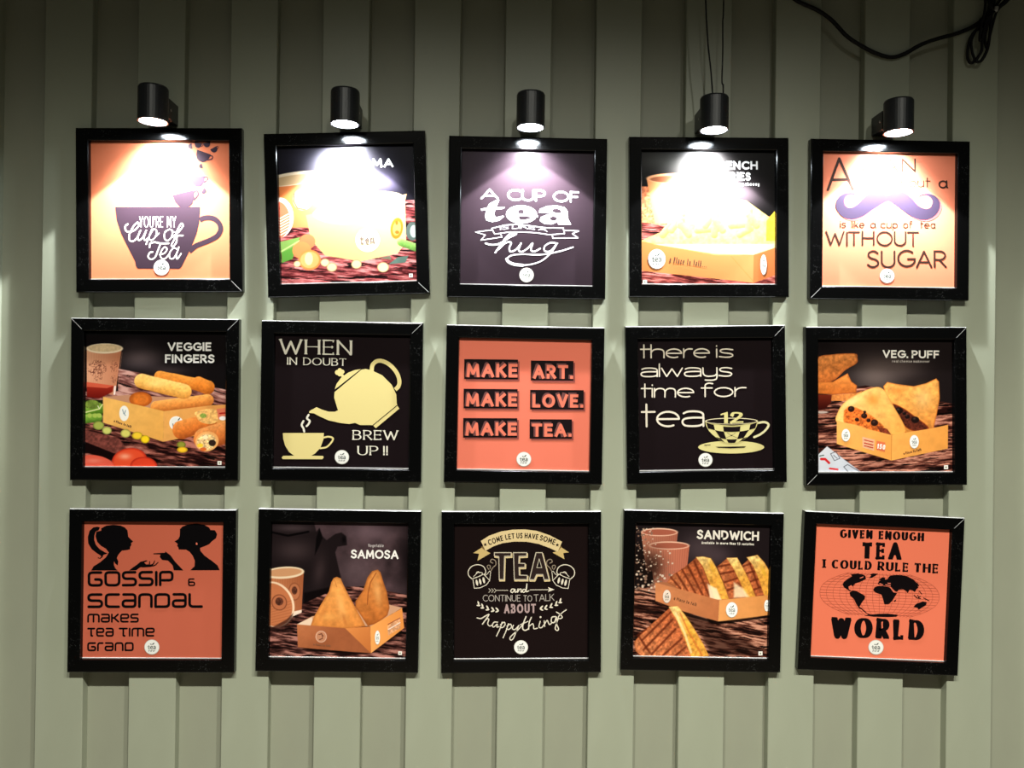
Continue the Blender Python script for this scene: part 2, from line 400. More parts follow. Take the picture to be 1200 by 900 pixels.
        for gx, (gw, strokes) in items:
            jx, jy = (rj.uniform(-jit, jit), rj.uniform(-jit, jit)) if jit else (0, 0)
            for st in strokes:
                Q = []
                for (a, b) in st:
                    u = ins + (gx + a + slant * b) * sx_ + jx; v = insy + b * sy_ + jy
                    q = p0 + ex * u + up * v
                    if warp: q = np.array(warp(q[0], q[1]))
                    Q.append(tuple(q))
                s.stroke(Q, w_, c, L, thin=thin, cap=cap)
                if serif:
                    for (i0, i1) in ((0, 1), (-1, -2)):
                        e, e2 = st[i0], st[i1]
                        if st[0] == st[-1]: continue
                        dx, dy = abs(e[0] - e2[0]) * sx_, abs(e[1] - e2[1]) * sy_
                        if dy > dx * .9 and (abs(e[1]) < .02 or abs(e[1] - 1) < .02):
                            q = np.array(Q[i0]); sl = serif
                            s.stroke([q - ex * sl, q + ex * sl], (thin or w_) * 1.0, c, L, cap='square')
                        elif dx > dy * 1.5 and len(st) < 8:
                            q = np.array(Q[i0]); sg = -1 if e[1] > .8 else (1 if e[1] < .2 else 0)
                            s.stroke([q - up * 0, q + up * sg * serif * 1.1] if sg else [q - up * serif * .6, q + up * serif * .6], (thin or w_) * 1.3, c, L, cap='square')
                    if len(st) > 2 and st[0] != st[-1]:
                        for j in range(1, len(st) - 1):
                            e = st[j]
                            if abs(e[1]) < .005 or abs(e[1] - 1) < .005:
                                a0, a1 = st[j - 1], st[j + 1]
                                if abs(e[0] - a0[0]) < .01 and abs(e[1] - a0[1]) > .5 or abs(e[0] - a1[0]) < .01 and abs(e[1] - a1[1]) > .5:
                                    q = np.array(Q[j]); s.stroke([q - ex * serif, q], (thin or w_), c, L, cap='square')
        s.part = old
    def logo(s, cx, cy, r, ring=(205, 200, 190), face=(240, 238, 232), ink=(70, 78, 74), L=4, ry=None):
        old, ry = s.part, ry or r; s.part = 'round_logo'; k = ry / r
        s.ell(cx, cy, r, ry, ring, L); s.ell(cx, cy, r * .93, ry * .93, face, L + 1)
        def q(pts): return [(cx + r * a, cy + ry * b) for a, b in pts]
        W = r * .085
        s.stroke(q([(-.42, -.22), (-.42, .22), (-.3, .26)]), W, ink, L + 2); s.stroke(q([(-.56, -.06), (-.26, -.06)]), W * .7, ink, L + 2)
        s.stroke(q([(-.2, .08), (.1, .04), (.06, -.1), (-.08, -.12), (-.2, .02), (-.14, .2), (.02, .26), (.12, .2)]), W, ink, L + 2)
        s.stroke(q([(.24, -.08), (.36, -.14), (.48, -.06), (.48, .24)]), W, ink, L + 2); s.stroke(q([(.48, .06), (.3, .06), (.22, .16), (.3, .25), (.46, .2)]), W, ink, L + 2)
        s.poly(q([(.02, -.3), (.08, -.46), (.26, -.58), (.34, -.6), (.3, -.44), (.16, -.32)]), ink, L + 2)
        s.poly(q([(-.02, -.3), (-.2, -.34), (-.26, -.42), (-.12, -.46), (-.02, -.38)]), ink, L + 2)
        for j, x in enumerate((-.36, -.18, 0, .18, .36)):
            s.stroke(q([(x, .44), (x, .58)] if j % 2 else [(x - .05, .58), (x - .05, .44), (x + .05, .46)]), W * .75, ink, L + 2)
        s.part = old
    def build(s, parent, sheet_obj):
        for nm, (v, f, c) in s.parts.items():
            me = mesh(nm, v, f, m_ink); at = me.color_attributes.new('Col', 'FLOAT_COLOR', 'POINT')
            at.data.foreach_set('color', np.c_[np.array(c), np.ones(len(c))].astype(np.float32).ravel())
            link(nm, me, sheet_obj)

# ------------------------------------------------------------------ photographic prints, painted as colour on a fine mesh of the sheet
_lat = {}
def vnoise(x, y, seed=0):
    if seed not in _lat: _lat[seed] = np.random.RandomState(seed + 11).rand(256, 256)
    g = _lat[seed]; xi = np.floor(x).astype(int); yi = np.floor(y).astype(int); fx = x - xi; fy = y - yi
    fx = fx * fx * (3 - 2 * fx); fy = fy * fy * (3 - 2 * fy)
    a = g[xi % 256, yi % 256]; b = g[(xi + 1) % 256, yi % 256]; c = g[xi % 256, (yi + 1) % 256]; d = g[(xi + 1) % 256, (yi + 1) % 256]
    return (a * (1 - fx) + b * fx) * (1 - fy) + (c * (1 - fx) + d * fx) * fy
def fbm(x, y, seed=0, o=4):
    t = 0; a = .5; n_ = 0
    for i in range(o): t = t + a * vnoise(x * 2 ** i, y * 2 ** i, seed + i); n_ += a; a *= .5
    return t / n_
def sstep(a, b, x):
    t = np.clip((x - a) / (b - a), 0, 1); return t * t * (3 - 2 * t)

NG = 300
class Canvas:
    def __init__(s, board, ox, oy, sc):
        s.b = board; x0, z0, x1, z1 = board.box
        u = np.linspace(x0, x1, NG); v = np.linspace(z1, z0, NG); s.LX, s.LZ = np.meshgrid(u, v)
        P = np.stack([s.LX, s.LZ, np.ones_like(s.LX)], -1) @ board.Hi.T
        s.X = (P[..., 0] / P[..., 2] - ox) * sc; s.Y = (P[..., 1] / P[..., 2] - oy) * sc
        s.rgb = np.zeros((NG, NG, 3)) + 20.0
    def blend(s, m_, c):
        c = np.asarray(c, float); s.rgb = s.rgb * (1 - m_[..., None]) + c * m_[..., None]
    def sdf(s, pts):
        P = np.array(pts, float); X, Y = s.X, s.Y; d = np.full(X.shape, 1e9); ins = np.zeros(X.shape, bool)
        for i in range(len(P)):
            a, b = P[i], P[(i + 1) % len(P)]; e = b - a; L2 = max(1e-9, e @ e)
            t = np.clip(((X - a[0]) * e[0] + (Y - a[1]) * e[1]) / L2, 0, 1)
            d = np.minimum(d, (X - a[0] - t * e[0]) ** 2 + (Y - a[1] - t * e[1]) ** 2)
            if abs(e[1]) > 1e-9:
                cr_ = ((a[1] > Y) != (b[1] > Y)) & (X < e[0] * (Y - a[1]) / e[1] + a[0]); ins ^= cr_
        d = np.sqrt(d); return np.where(ins, d, -d)
    def shade(s, c, c2=None, g=None, tex=0, ts=14, seed=3):
        c = np.zeros(s.X.shape + (3,)) + np.asarray(c, float)
        if c2 is not None:
            x0, y0, x1, y1 = g; dx, dy = x1 - x0, y1 - y0
            t = np.clip(((s.X - x0) * dx + (s.Y - y0) * dy) / (dx * dx + dy * dy), 0, 1)[..., None]
            c = c * (1 - t) + np.asarray(c2, float) * t
        if tex: c = c * (1 + tex * (fbm(s.X / ts, s.Y / ts, seed) - .5)[..., None] * 2)
        return np.clip(c, 0, 255)
    def fill(s, pts, c, c2=None, g=None, soft=4, smooth=False, tex=0, ts=14, seed=3, rim=None, op=1.0, dist=None):
        if dist is None:
            if smooth: pts = catmull3(pts, 5, True)
            dist = s.sdf(pts)
        col = s.shade(c, c2, g, tex, ts, seed)
        if rim:
            t = (1 - sstep(0, rim[1], dist))[..., None] * (rim[2] if len(rim) > 2 else 1); col = col * (1 - t) + np.asarray(rim[0], float) * t
        s.blend(sstep(-soft / 2, soft / 2, dist) * op, col)
    def ell(s, cx, cy, rx, ry, c, rot=0, soft=4, **k):
        a = math.radians(rot); dx, dy = s.X - cx, s.Y - cy
        u = (dx * math.cos(a) + dy * math.sin(a)) / rx; v = (-dx * math.sin(a) + dy * math.cos(a)) / ry
        s.fill(None, c, soft=soft, dist=(1 - np.sqrt(u * u + v * v)) * min(rx, ry), **k)
    def glow(s, cx, cy, rx, ry, c, op, rot=0):
        a = math.radians(rot); dx, dy = s.X - cx, s.Y - cy
        u = (dx * math.cos(a) + dy * math.sin(a)) / rx; v = (-dx * math.sin(a) + dy * math.cos(a)) / ry
        s.blend(np.exp(-(u * u + v * v) * 1.6) * op, c)
    def capsule(s, x0, y0, x1, y1, r, c, hi, lo, tex=.12, r1=None):
        dx, dy = x1 - x0, y1 - y0; t = np.clip(((s.X - x0) * dx + (s.Y - y0) * dy) / (dx * dx + dy * dy), 0, 1)
        ex, ey = s.X - x0 - t * dx, s.Y - y0 - t * dy; R_r = r + ((r1 or r) - r) * t + 3 * (vnoise(s.X / 40, s.Y / 40, 5) - .5)
        d = R_r - np.hypot(ex, ey)
        sh = np.clip(-ey / r * .9 - ex / r * .3, -1, 1)[..., None]
        col = np.asarray(c, float) * np.ones(s.X.shape + (3,))
        col = np.where(sh > 0, col * (1 - sh * .7) + np.asarray(hi, float) * sh * .7, col * (1 + sh * .8) - np.asarray(lo, float) * sh * .8)
        col = col * (1 + tex * 2 * (fbm(s.X / 13, s.Y / 13, 9) - .5)[..., None])
        s.blend(sstep(-2.5, 2.5, d), np.clip(col, 0, 255))
    def line(s, pts, w_, c, op=1.0, soft=3):
        P = np.array(pts, float); d = np.full(s.X.shape, 1e9)
        for a, b in zip(P[:-1], P[1:]):
            e = b - a; t = np.clip(((s.X - a[0]) * e[0] + (s.Y - a[1]) * e[1]) / max(1e-9, e @ e), 0, 1)
            d = np.minimum(d, np.hypot(s.X - a[0] - t * e[0], s.Y - a[1] - t * e[1]))
        s.blend(sstep(-soft / 2, soft / 2, w_ / 2 - d) * op, c)
    def scribble(s, cx, cy, rx, ry, c, ts=9, seed=50, thr=.52, op=.9):
        u = np.hypot((s.X - cx) / rx, (s.Y - cy) / ry); n_ = np.abs(fbm(s.X / ts, s.Y / ts, seed, 3) - .5)
        s.blend((1 - sstep(.85, 1.0, u)) * (1 - sstep(.03, .075, n_)) * op, c)
    def wood(s, pts, ang=8, dark=(34, 16, 14), mid=(104, 58, 50), light=(196, 138, 122), seed=2, fine=9, contrast=1.0, soft=6):
        a = math.radians(ang); u = s.X * math.cos(a) + s.Y * math.sin(a); v = -s.X * math.sin(a) + s.Y * math.cos(a)
        wv = 16 * (fbm(u / 90, v / 60, seed + 20) - .5)
        n1 = fbm(u / 70, (v + wv) / fine, seed, 5); n2 = fbm(u / 160 + 9, (v + wv) / 34, seed + 5, 3)
        t = np.clip((n1 * .65 + n2 * .35 - .5) * 3.2 * contrast + .45, 0, 1)[..., None]
        D, Mi, Li = (np.asarray(q, float) for q in (dark, mid, light))
        col = np.where(t < .5, D + (Mi - D) * t * 2, Mi + (Li - Mi) * (t - .5) * 2)
        cr_ = sstep(.62, .7, fbm(u / 120 + 3, (v + wv) / 13, seed + 9, 3))[..., None]; col = col * (1 - .75 * cr_)
        s.blend(sstep(-soft / 2, soft / 2, s.sdf(pts)), col)
    def to_mesh(s, gain):
        c = np.clip(s2l(np.clip(s.rgb, 0, 255)) ** 1.12 * gain, 0, .9)
        v = np.stack([s.LX.ravel(), np.full(NG * NG, PRINT_Y), s.LZ.ravel()], 1)
        i = np.arange(NG * NG).reshape(NG, NG); f = np.stack([i[1:, :-1], i[1:, 1:], i[:-1, 1:], i[:-1, :-1]], -1).reshape(-1, 4)
        me = bpy.data.meshes.new('print'); me.vertices.add(len(v)); me.vertices.foreach_set('co', v.ravel())
        me.loops.add(f.size); me.loops.foreach_set('vertex_index', f.ravel()); me.polygons.add(len(f))
        me.polygons.foreach_set('loop_start', np.arange(0, f.size, 4)); me.update(calc_edges=True); me.materials.append(m_print)
        at = me.color_attributes.new('Col', 'FLOAT_COLOR', 'POINT')
        at.data.foreach_set('color', np.c_[c.reshape(-1, 3), np.ones(NG * NG)].astype(np.float32).ravel())
        return me
PRINT_Y = -0.0065
# ------------------------------------------------------------------ the fifteen framed posters
SALMON = (232, 122, 98); INK = (24, 16, 18); CREAM = (232, 226, 208)
RAIL = 0.0245; FD = 0.0145
def rail_mesh(length, top_highlight=False):
    """one mitred rail lying along x, outer edge at z = 0, growing to +z"""
    pf = [(0, 0), (0, -FD + .0028), (.0003, -FD + .0014), (.0011, -FD + .0004), (.0026, -FD), (.0222, -FD), (.0235, -FD + .0012), (RAIL, -.0068), (RAIL, 0)]
    h = length / 2; V = []; g = .00012
    for sgn in (-1, 1):
        for w_, y in pf: V.append((sgn * (h - w_ - g), y, w_))
    n = len(pf); F = [(i, i + 1, n + i + 1, n + i) for i in range(n - 1)] + [(n - 1, 0, n, 2 * n - 1), tuple(range(n))[::-1], tuple(range(n, 2 * n))]
    me = mesh('frame_rail', V, F, m_frame)
    if top_highlight:                                   # reflected light painted as pale grey on the upward ledge
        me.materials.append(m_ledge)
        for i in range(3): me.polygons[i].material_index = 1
    return me

def q4(ox, oy, sc, *pts): return [(ox + x / sc, oy + y / sc) for x, y in pts]
def poster(label, x, z, rot, W, H, corners, base=None, paint=None, draw=None, gain=None, seams=()):
    t = bpy.data.objects.new('framed_poster', None); COL.objects.link(t)
    t.location = (x, 0, EYE + z); t.rotation_euler = (0, -math.radians(rot), 0)
    t['label'] = label; t['category'] = 'poster'; t['group'] = 'framed cafe posters on the plank wall'
    for ln, off, ang, ax in ((W, -H / 2, 0, 1), (W, H / 2, math.pi, 1), (H, W / 2, -math.pi / 2, 0), (H, -W / 2, math.pi / 2, 0)):
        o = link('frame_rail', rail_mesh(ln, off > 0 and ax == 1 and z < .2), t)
        o.rotation_euler = (0, ang, 0); o.location = (0, 0, off) if ax else (off, 0, 0)
    x1, z1 = W / 2 - RAIL, H / 2 - RAIL
    v, f = boxv(-x1, x1, PRINT_Y - .0016, PRINT_Y, -z1, -z1 + .0011); link('paper_edge', mesh('paper_edge', v, f, m_edge), t)
    for sx, sz in seams:
        L_ = RAIL * 1.4142; v, f = boxv(.003, L_ - .006, -FD - .00012, -FD + .0004, -.00032, .00032)
        o = link('mitre_seam', mesh('mitre_seam', v, f, m_seam), t); o.location = (sx * W / 2, 0, sz * H / 2); o.rotation_euler = (0, math.atan2(sz, -sx), 0)
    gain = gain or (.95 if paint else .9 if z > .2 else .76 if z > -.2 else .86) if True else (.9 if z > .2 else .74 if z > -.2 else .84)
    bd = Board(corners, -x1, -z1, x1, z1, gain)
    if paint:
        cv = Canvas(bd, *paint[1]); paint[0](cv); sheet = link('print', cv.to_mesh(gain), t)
    else:
        x2, z2 = x1 + .002, z1 + .002; N = 12
        V = [(-x2 + 2 * x2 * i / N, PRINT_Y, -z2 + 2 * z2 * j / N) for j in range(N + 1) for i in range(N + 1)]
        F = [(j * (N + 1) + i, j * (N + 1) + i + 1, (j + 1) * (N + 1) + i + 1, (j + 1) * (N + 1) + i) for j in range(N) for i in range(N)]
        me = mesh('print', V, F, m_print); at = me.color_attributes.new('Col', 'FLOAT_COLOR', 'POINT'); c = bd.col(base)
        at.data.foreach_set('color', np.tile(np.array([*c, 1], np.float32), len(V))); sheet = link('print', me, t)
    v, f = boxv(-x1 - .003, x1 + .003, PRINT_Y + .0002, -.0008, -z1 - .003, z1 + .003)
    link('backing_board', mesh('backing_board', v, f, m_back), t)
    if draw: draw(bd)
    bd.build(t, sheet)
    return t

# ---- row one
def art_cup(b):
    D = (60, 45, 55); S = SALMON
    b.T(130, 230, 8.571)
    b.poly([(18, 95), (880, 97), (868, 260), (845, 360), (790, 500), (745, 590), (715, 650), (690, 700), (670, 716), (250, 712), (232, 690), (222, 640), (150, 500), (80, 360), (35, 230)], D)
    b.stroke([(875, 232), (910, 212), (970, 205), (1030, 222), (1075, 270), (1085, 330), (1050, 390), (980, 430), (900, 462), (830, 492), (770, 545)], 50, D, 1, smooth=True, cap='butt')
    W = (250, 240, 226)
    b.text("YOU'RE", (262, 302), (505, 302), 112, W, 8.5, sp=.2, cap='round'); b.text('MY', (542, 302), (636, 302), 112, W, 8.5, sp=.2, cap='round')
    b.part = 'lettering'
    for st, w_ in (([(148, 268), (122, 290), (130, 335), (175, 345), (230, 318), (262, 275), (245, 252), (205, 290), (165, 370), (165, 425), (200, 440), (245, 400), (270, 340)], 19),
                   ([(278, 330), (250, 400), (262, 432), (300, 400), (335, 330), (312, 400), (322, 430), (350, 410)], 17),
                   ([(392, 320), (335, 470)], 19), ([(372, 375), (410, 318), (440, 340), (425, 400), (385, 430), (360, 410)], 16), ([(425, 400), (465, 360)], 12),
                   ([(570, 320), (525, 350), (520, 410), (550, 435), (590, 400), (600, 340), (570, 320)], 17), ([(595, 345), (640, 350)], 12),
                   ([(600, 400), (660, 350), (705, 290), (690, 265), (655, 320), (620, 420), (590, 480), (610, 492), (640, 450), (650, 390), (705, 385)], 18),
                   ([(368, 500), (375, 465), (420, 450), (480, 462), (560, 462)], 21), ([(480, 462), (455, 530), (425, 600), (385, 622), (355, 595), (372, 555), (400, 548)], 19),
                   ([(470, 575), (520, 560), (545, 520), (520, 500), (485, 545), (482, 600), (520, 618), (570, 570)], 17),
                   ([(650, 520), (610, 510), (572, 560), (575, 610), (610, 612), (645, 560), (665, 500), (640, 580), (650, 618), (688, 565)], 17)):
        b.stroke(st, w_ * .8, W, 3, smooth=True)
    b.part = 'illustration'
    b.T(200, 160, 10)
    def cup(cx, cy, r, rot, hd=True):
        a = math.radians(rot); f = lambda p: (cx + (p[0] * math.cos(a) - p[1] * math.sin(a)) * r, cy + (p[0] * math.sin(a) + p[1] * math.cos(a)) * r)
        b.poly([f(p) for p in [(-1, -.55), (1, -.55), (.9, .1), (.6, .6), (.25, .8), (-.25, .8), (-.6, .6), (-.9, .1)]], D, 1)
        if hd: b.stroke([f(p) for p in [(.9, -.35), (1.25, -.4), (1.3, -.05), (.85, .3)]], r * .14, D, 1, smooth=True)
    cup(355, 215, 88, 20); cup(490, 140, 42, -28); cup(300, 85, 44, 10); cup(405, 80, 42, -12, False); cup(335, 335, 30, 75, False)
    cup(300, 505, 85, -4); cup(370, 628, 34, -60, False); cup(140, 715, 130, -14); cup(210, 100, 34, 80, False)
    b.T(130, 230, 8.571); b.logo(490, 705, 80)

def art_hug(b):
    W = (240, 234, 236); b.T(550, 210, 7.2)
    b.text('A', (92, 168), (245, 168), 88, W, 14, cap='round'); b.text('CUP', (318, 178), (648, 183), 100, W, 15, sp=.12, cap='round'); b.text('OF', (712, 186), (938, 188), 95, W, 15, sp=.1, cap='round')
    b.part = 'lettering'
    b.poly([(250, 172), (215, 178), (165, 205), (150, 235), (92, 250), (100, 262), (142, 258), (128, 310), (140, 345), (190, 358), (250, 345), (290, 312), (280, 305), (225, 318), (205, 300), (215, 255), (285, 245), (297, 232), (225, 232)], W, 2)
    BG = (42, 32, 38)
    b.ell(440, 292, 132, 77, W, 2); b.poly([(415, 285), (410, 262), (430, 248), (455, 252), (462, 285)], BG, 3); b.poly([(415, 305), (575, 305), (578, 312), (540, 316), (480, 335), (440, 340), (418, 330)], BG, 3); b.poly([(560, 296), (580, 300), (580, 318), (490, 310)], W, 4)
    b.poly([(590, 278), (600, 245), (660, 220), (740, 214), (810, 228), (838, 262), (842, 325), (868, 374), (760, 376), (745, 355), (700, 374), (640, 372), (598, 345), (605, 315), (660, 292), (735, 280)], W, 2, smooth=False)
    b.poly([(700, 262), (712, 243), (750, 240), (778, 250), (785, 280), (735, 278)], BG, 3); b.ell(716, 325, 30, 19, BG, 3)
    b.part = 'illustration'
    b.stroke([(185, 412), (300, 383), (400, 376), (520, 388), (660, 405), (800, 405), (812, 452), (680, 462), (560, 446), (440, 440), (320, 443), (210, 460), (185, 412)], 7, W, 2)
    b.stroke([(188, 425), (48, 443), (130, 468), (92, 512), (272, 484), (258, 452)], 7, W, 2); b.stroke([(812, 425), (935, 428), (878, 452), (930, 487), (710, 492), (704, 462)], 7, W, 2)
    b.text('IS LIKE A', (256, 428), (662, 442), 32, W, 7, sp=.42, space=.9, cap='square', thin=4, serif=2, warp=lambda x, y: (x, y - 22 * math.sin(max(0, min(1, (x - 230) / 460)) * math.pi)))
    b.part = 'lettering'
    for st, w_ in (([(132, 538), (180, 550), (250, 540), (330, 490), (390, 460), (385, 452), (340, 458), (290, 510), (215, 615)], 14), ([(240, 590), (300, 535), (350, 530), (335, 575), (345, 607), (390, 590), (435, 540)], 13),
                   ([(435, 535), (415, 590), (440, 608), (490, 580), (535, 535), (520, 590), (550, 605), (600, 580)], 13), ([(750, 535), (690, 530), (640, 560), (640, 600), (690, 600), (740, 545), (690, 620), (600, 690), (480, 720), (370, 712), (318, 675), (350, 640), (450, 628), (600, 632), (760, 605), (885, 567)], 12)):
        b.stroke(st, w_, W, 2, smooth=True)
    b.stroke([(312, 670), (330, 695), (380, 715), (450, 722)], 24, W, 2, smooth=True)
    b.part = 'illustration'; b.logo(482, 805, 62)

def art_sugar(b):
    D = (58, 40, 34); M_ = (56, 46, 64); b.T(960, 175, 5.625)
    b.text('A', (62, 268), (245, 262), 222, D, 17, cap='round'); b.part = 'lettering'
    b.text('MAN', (300, 140), (655, 140), 90, D, 10, cap='round', sp=.4); b.text('without', (430, 240), (750, 240), 65, D, 6, font=LOW, cap='round', sp=.25); b.text('@', (806, 248), (866, 246), 54, D, 10, font={'@': (.6, [A_(.3, .5, .3, .5, 30, 390, 16), [(.6, 1), (.6, .1), (.66, 0)]])}, cap='round')
    for sh, c, L in (((12, 10), (196, 92, 92), 1), ((0, 0), M_, 2)):
        P = [(470, 332), (430, 350), (360, 395), (300, 435), (230, 455), (170, 440), (130, 395), (122, 350), (145, 305), (190, 280), (240, 280), (275, 300), (240, 290), (200, 295), (178, 325), (185, 362), (215, 378), (260, 360), (310, 310), (360, 278), (410, 275), (470, 295),
             (520, 272), (575, 275), (625, 310), (670, 360), (720, 382), (755, 368), (765, 330), (745, 300), (710, 290), (668, 305), (700, 285), (750, 283), (800, 310), (817, 360), (795, 415), (745, 450), (690, 455), (630, 435), (570, 395), (510, 350)]
        b.poly([(x + sh[0], y + sh[1]) for x, y in P], c, L, smooth=True)
    for t, x0, x1 in (('is', 150, 190), ('like', 226, 314), ('@', 352, 388), ('cup', 420, 535), ('of', 570, 632), ('te@', 682, 784)):
        b.text(t, (x0, 512), (x1, 512), 50, D, 5.5, font=LOW, cap='round', sp=.24)
    b.text('WITHOUT', (52, 634), (680, 634), 100, D, 11, cap='round', sp=.22, jit=5); b.text('SUGAR', (328, 778), (862, 774), 118, D, 13, cap='round', sp=.22, jit=5)
    b.logo(463, 832, 50, ring=(190, 150, 140))

def tiny_words(b, spec, font=LOW):
    for t, p0, p1, h, c, w_ in spec: b.text(t, p0, p1, h, c, w_, L=3, font=font, cap='round', sp=.3)
def veg_mark(b, x, y, s_=11):
    old = b.part; b.part = 'lettering'; W = (235, 228, 220)
    b.poly([(x - s_, y - s_), (x + s_, y - s_), (x + s_, y + s_), (x - s_, y + s_)], W, 1); b.ell(x, y, s_ * .42, s_ * .42, (120, 140, 110), 2, n=10); b.part = old

def pic_upma(c):
    F = c.fill
    F([(0, 0), (960, 0), (960, 420), (0, 420)], (26, 24, 32), soft=2); c.glow(330, 80, 260, 120, (120, 116, 140), .5); c.glow(740, 230, 110, 90, (130, 120, 150), .55)
    c.wood([(0, 350), (960, 350), (960, 900), (0, 900)], 4, (74, 26, 28), (160, 80, 80), (214, 150, 145), 31)
    F([(-10, 190), (190, 160), (330, 190), (300, 520), (-10, 520)], (206, 116, 62), (190, 130, 90), (0, 0, 300, 0)); c.ell(120, 205, 210, 42, (226, 206, 176), rot=-8); c.ell(120, 212, 190, 30, (190, 160, 120), rot=-8)
    c.ell(185, 340, 66, 70, (236, 190, 130)); c.line([(130, 300), (125, 350), (150, 395), (200, 405)], 7, (90, 70, 60))
    c.ell(30, 455, 95, 130, (236, 220, 210)); c.ell(22, 470, 80, 120, (220, 110, 80))
    for i in range(7): c.line([(20, 470 + i * 18), (95, 430 + i * 18)], 6, (240, 220, 190))
    c.glow(430, 200, 230, 170, (226, 220, 224), .95); c.glow(380, 60, 150, 90, (200, 196, 204), .6)  # lamp glare painted into the print as pale patches
    F([(205, 440), (860, 310), (850, 350), (855, 620), (800, 690), (560, 740), (330, 700), (240, 600)], (214, 158, 104), (226, 186, 134), (200, 300, 860, 600), smooth=False)
    F([(250, 430), (480, 300), (700, 290), (840, 330), (700, 460), (420, 500)], (240, 216, 160), tex=.25, ts=18, smooth=True); c.glow(500, 330, 160, 70, (250, 235, 200), .7)
    c.ell(795, 530, 40, 68, (190, 116, 40), rot=8); c.ell(795, 530, 26, 46, (225, 176, 90), rot=8); c.ell(795, 495, 10, 14, (170, 100, 40)); c.ell(797, 555, 14, 12, (170, 100, 40))
    c.ell(606, 602, 84, 82, (150, 130, 110)); c.ell(606, 602, 80, 78, (242, 226, 190))
    F([(40, 610), (170, 580), (150, 620), (50, 700)], (120, 150, 80)); F([(50, 680), (150, 630), (120, 720), (50, 745)], (90, 140, 60)); c.line([(50, 670), (170, 600)], 8, (170, 200, 120))
    c.ell(215, 610, 52, 48, (226, 120, 80)); c.ell(180, 665, 60, 55, (230, 130, 80)); c.ell(231, 727, 72, 64, (232, 130, 70)); c.ell(231, 727, 60, 52, (236, 160, 100)); c.ell(225, 720, 26, 40, (240, 200, 150))
    for x, y, r in ((150, 752, 24), (330, 745, 30), (374, 775, 34), (533, 757, 34), (705, 778, 38)): c.ell(x, y, r, r * .85, (222, 206, 160), rim=((170, 140, 100), 9))
    c.capsule(820, 620, 950, 665, 24, (120, 160, 80), (170, 200, 130), (70, 100, 50)); c.ell(895, 550, 40, 60, (84, 96, 90)); c.ell(905, 550, 24, 40, (160, 170, 165))
    F([(740, 760), (800, 715), (870, 705), (850, 750)], (90, 110, 100)); F([(680, 720), (750, 705), (760, 730)], (110, 110, 90))
def art_upma(b):
    b.T(320, 170, 5.457)
    b.text('UPMA', (510, 138), (775, 136), 58, (245, 243, 240), 12, sp=.3)
    b.part = 'lettering'; D = (120, 104, 96)
    for st in ([(565, 580), (565, 622), (578, 625)], [(555, 592), (578, 592)], [(592, 608), (612, 605), (606, 590), (592, 605), (600, 625), (612, 622)], [(640, 590), (626, 595), (624, 618), (642, 612), (644, 590), (648, 622)]): b.stroke(st, 7, D, 3)
    veg_mark(b, 885, 832, 12)

def pic_fries(c):
    F = c.fill
    F([(0, 0), (930, 0), (930, 520), (0, 520)], (24, 22, 22), soft=2); c.glow(170, 90, 240, 90, (92, 92, 86), .6); c.glow(690, 300, 150, 110, (120, 104, 112), .7)
    c.wood([(0, 440), (920, 440), (920, 900), (0, 900)], 6, (66, 22, 22), (170, 88, 80), (220, 150, 140), 41)
    F([(20, 250), (120, 250), (180, 500), (20, 480)], (214, 130, 90), tex=.5, ts=10)
    F([(58, 200), (430, 200), (390, 480), (110, 490)], (226, 150, 96), (240, 200, 150), (60, 0, 300, 0)); c.ell(240, 198, 185, 34, (238, 176, 130)); c.ell(245, 203, 165, 24, (150, 90, 60))
    c.glow(420, 230, 200, 190, (226, 218, 214), .95); c.glow(420, 70, 130, 90, (196, 190, 190), .6)  # whitened middle: glare of the lamp above, put into the print colour
    F([(20, 600), (200, 520), (500, 300), (700, 340), (840, 440), (890, 480), (885, 650), (500, 720)], (240, 206, 120), tex=.2, ts=20)
    for i in range(12):
        x = 160 + i * 55; c.capsule(x, 560 - (i % 3) * 30, x + 130 - (i % 4) * 60, 400 + (i % 5) * 30, 22, (240, 196, 100), (250, 226, 150), (190, 130, 60))
    F([(830, 470), (890, 400), (890, 600), (826, 600)], (230, 190, 60), tex=.2)
    F([(15, 600), (500, 690), (750, 690), (740, 870), (20, 790)], (204, 130, 76), (212, 146, 92), (0, 600, 700, 800)); F([(745, 688), (890, 640), (890, 820), (740, 872)], (196, 118, 70))
    F([(100, 620), (880, 620), (880, 645), (745, 690), (500, 684)], (242, 206, 160)); c.line([(600, 700), (745, 865)], 3, (200, 130, 70)); c.line([(750, 690), (742, 870)], 4, (190, 120, 70))
def art_fries(b):
    b.T(748, 172, 5.455); W = (243, 240, 238)
    b.text('FRENCH', (478, 138), (775, 138), 54, W, 11.5, sp=.27); b.text('FRIES', (560, 210), (728, 210), 54, W, 11.5, sp=.27)
    tiny_words(b, (('extra crispy cheesy', (520, 243), (785, 243), 22, W, 4.5),))
    b.logo(120, 716, 56, ry=64); b.logo(808, 754, 21, ry=66)
    tiny_words(b, (('a Place to talk...', (200, 738), (440, 772), 40, (96, 66, 50), 6),)); veg_mark(b, 44, 862, 13)

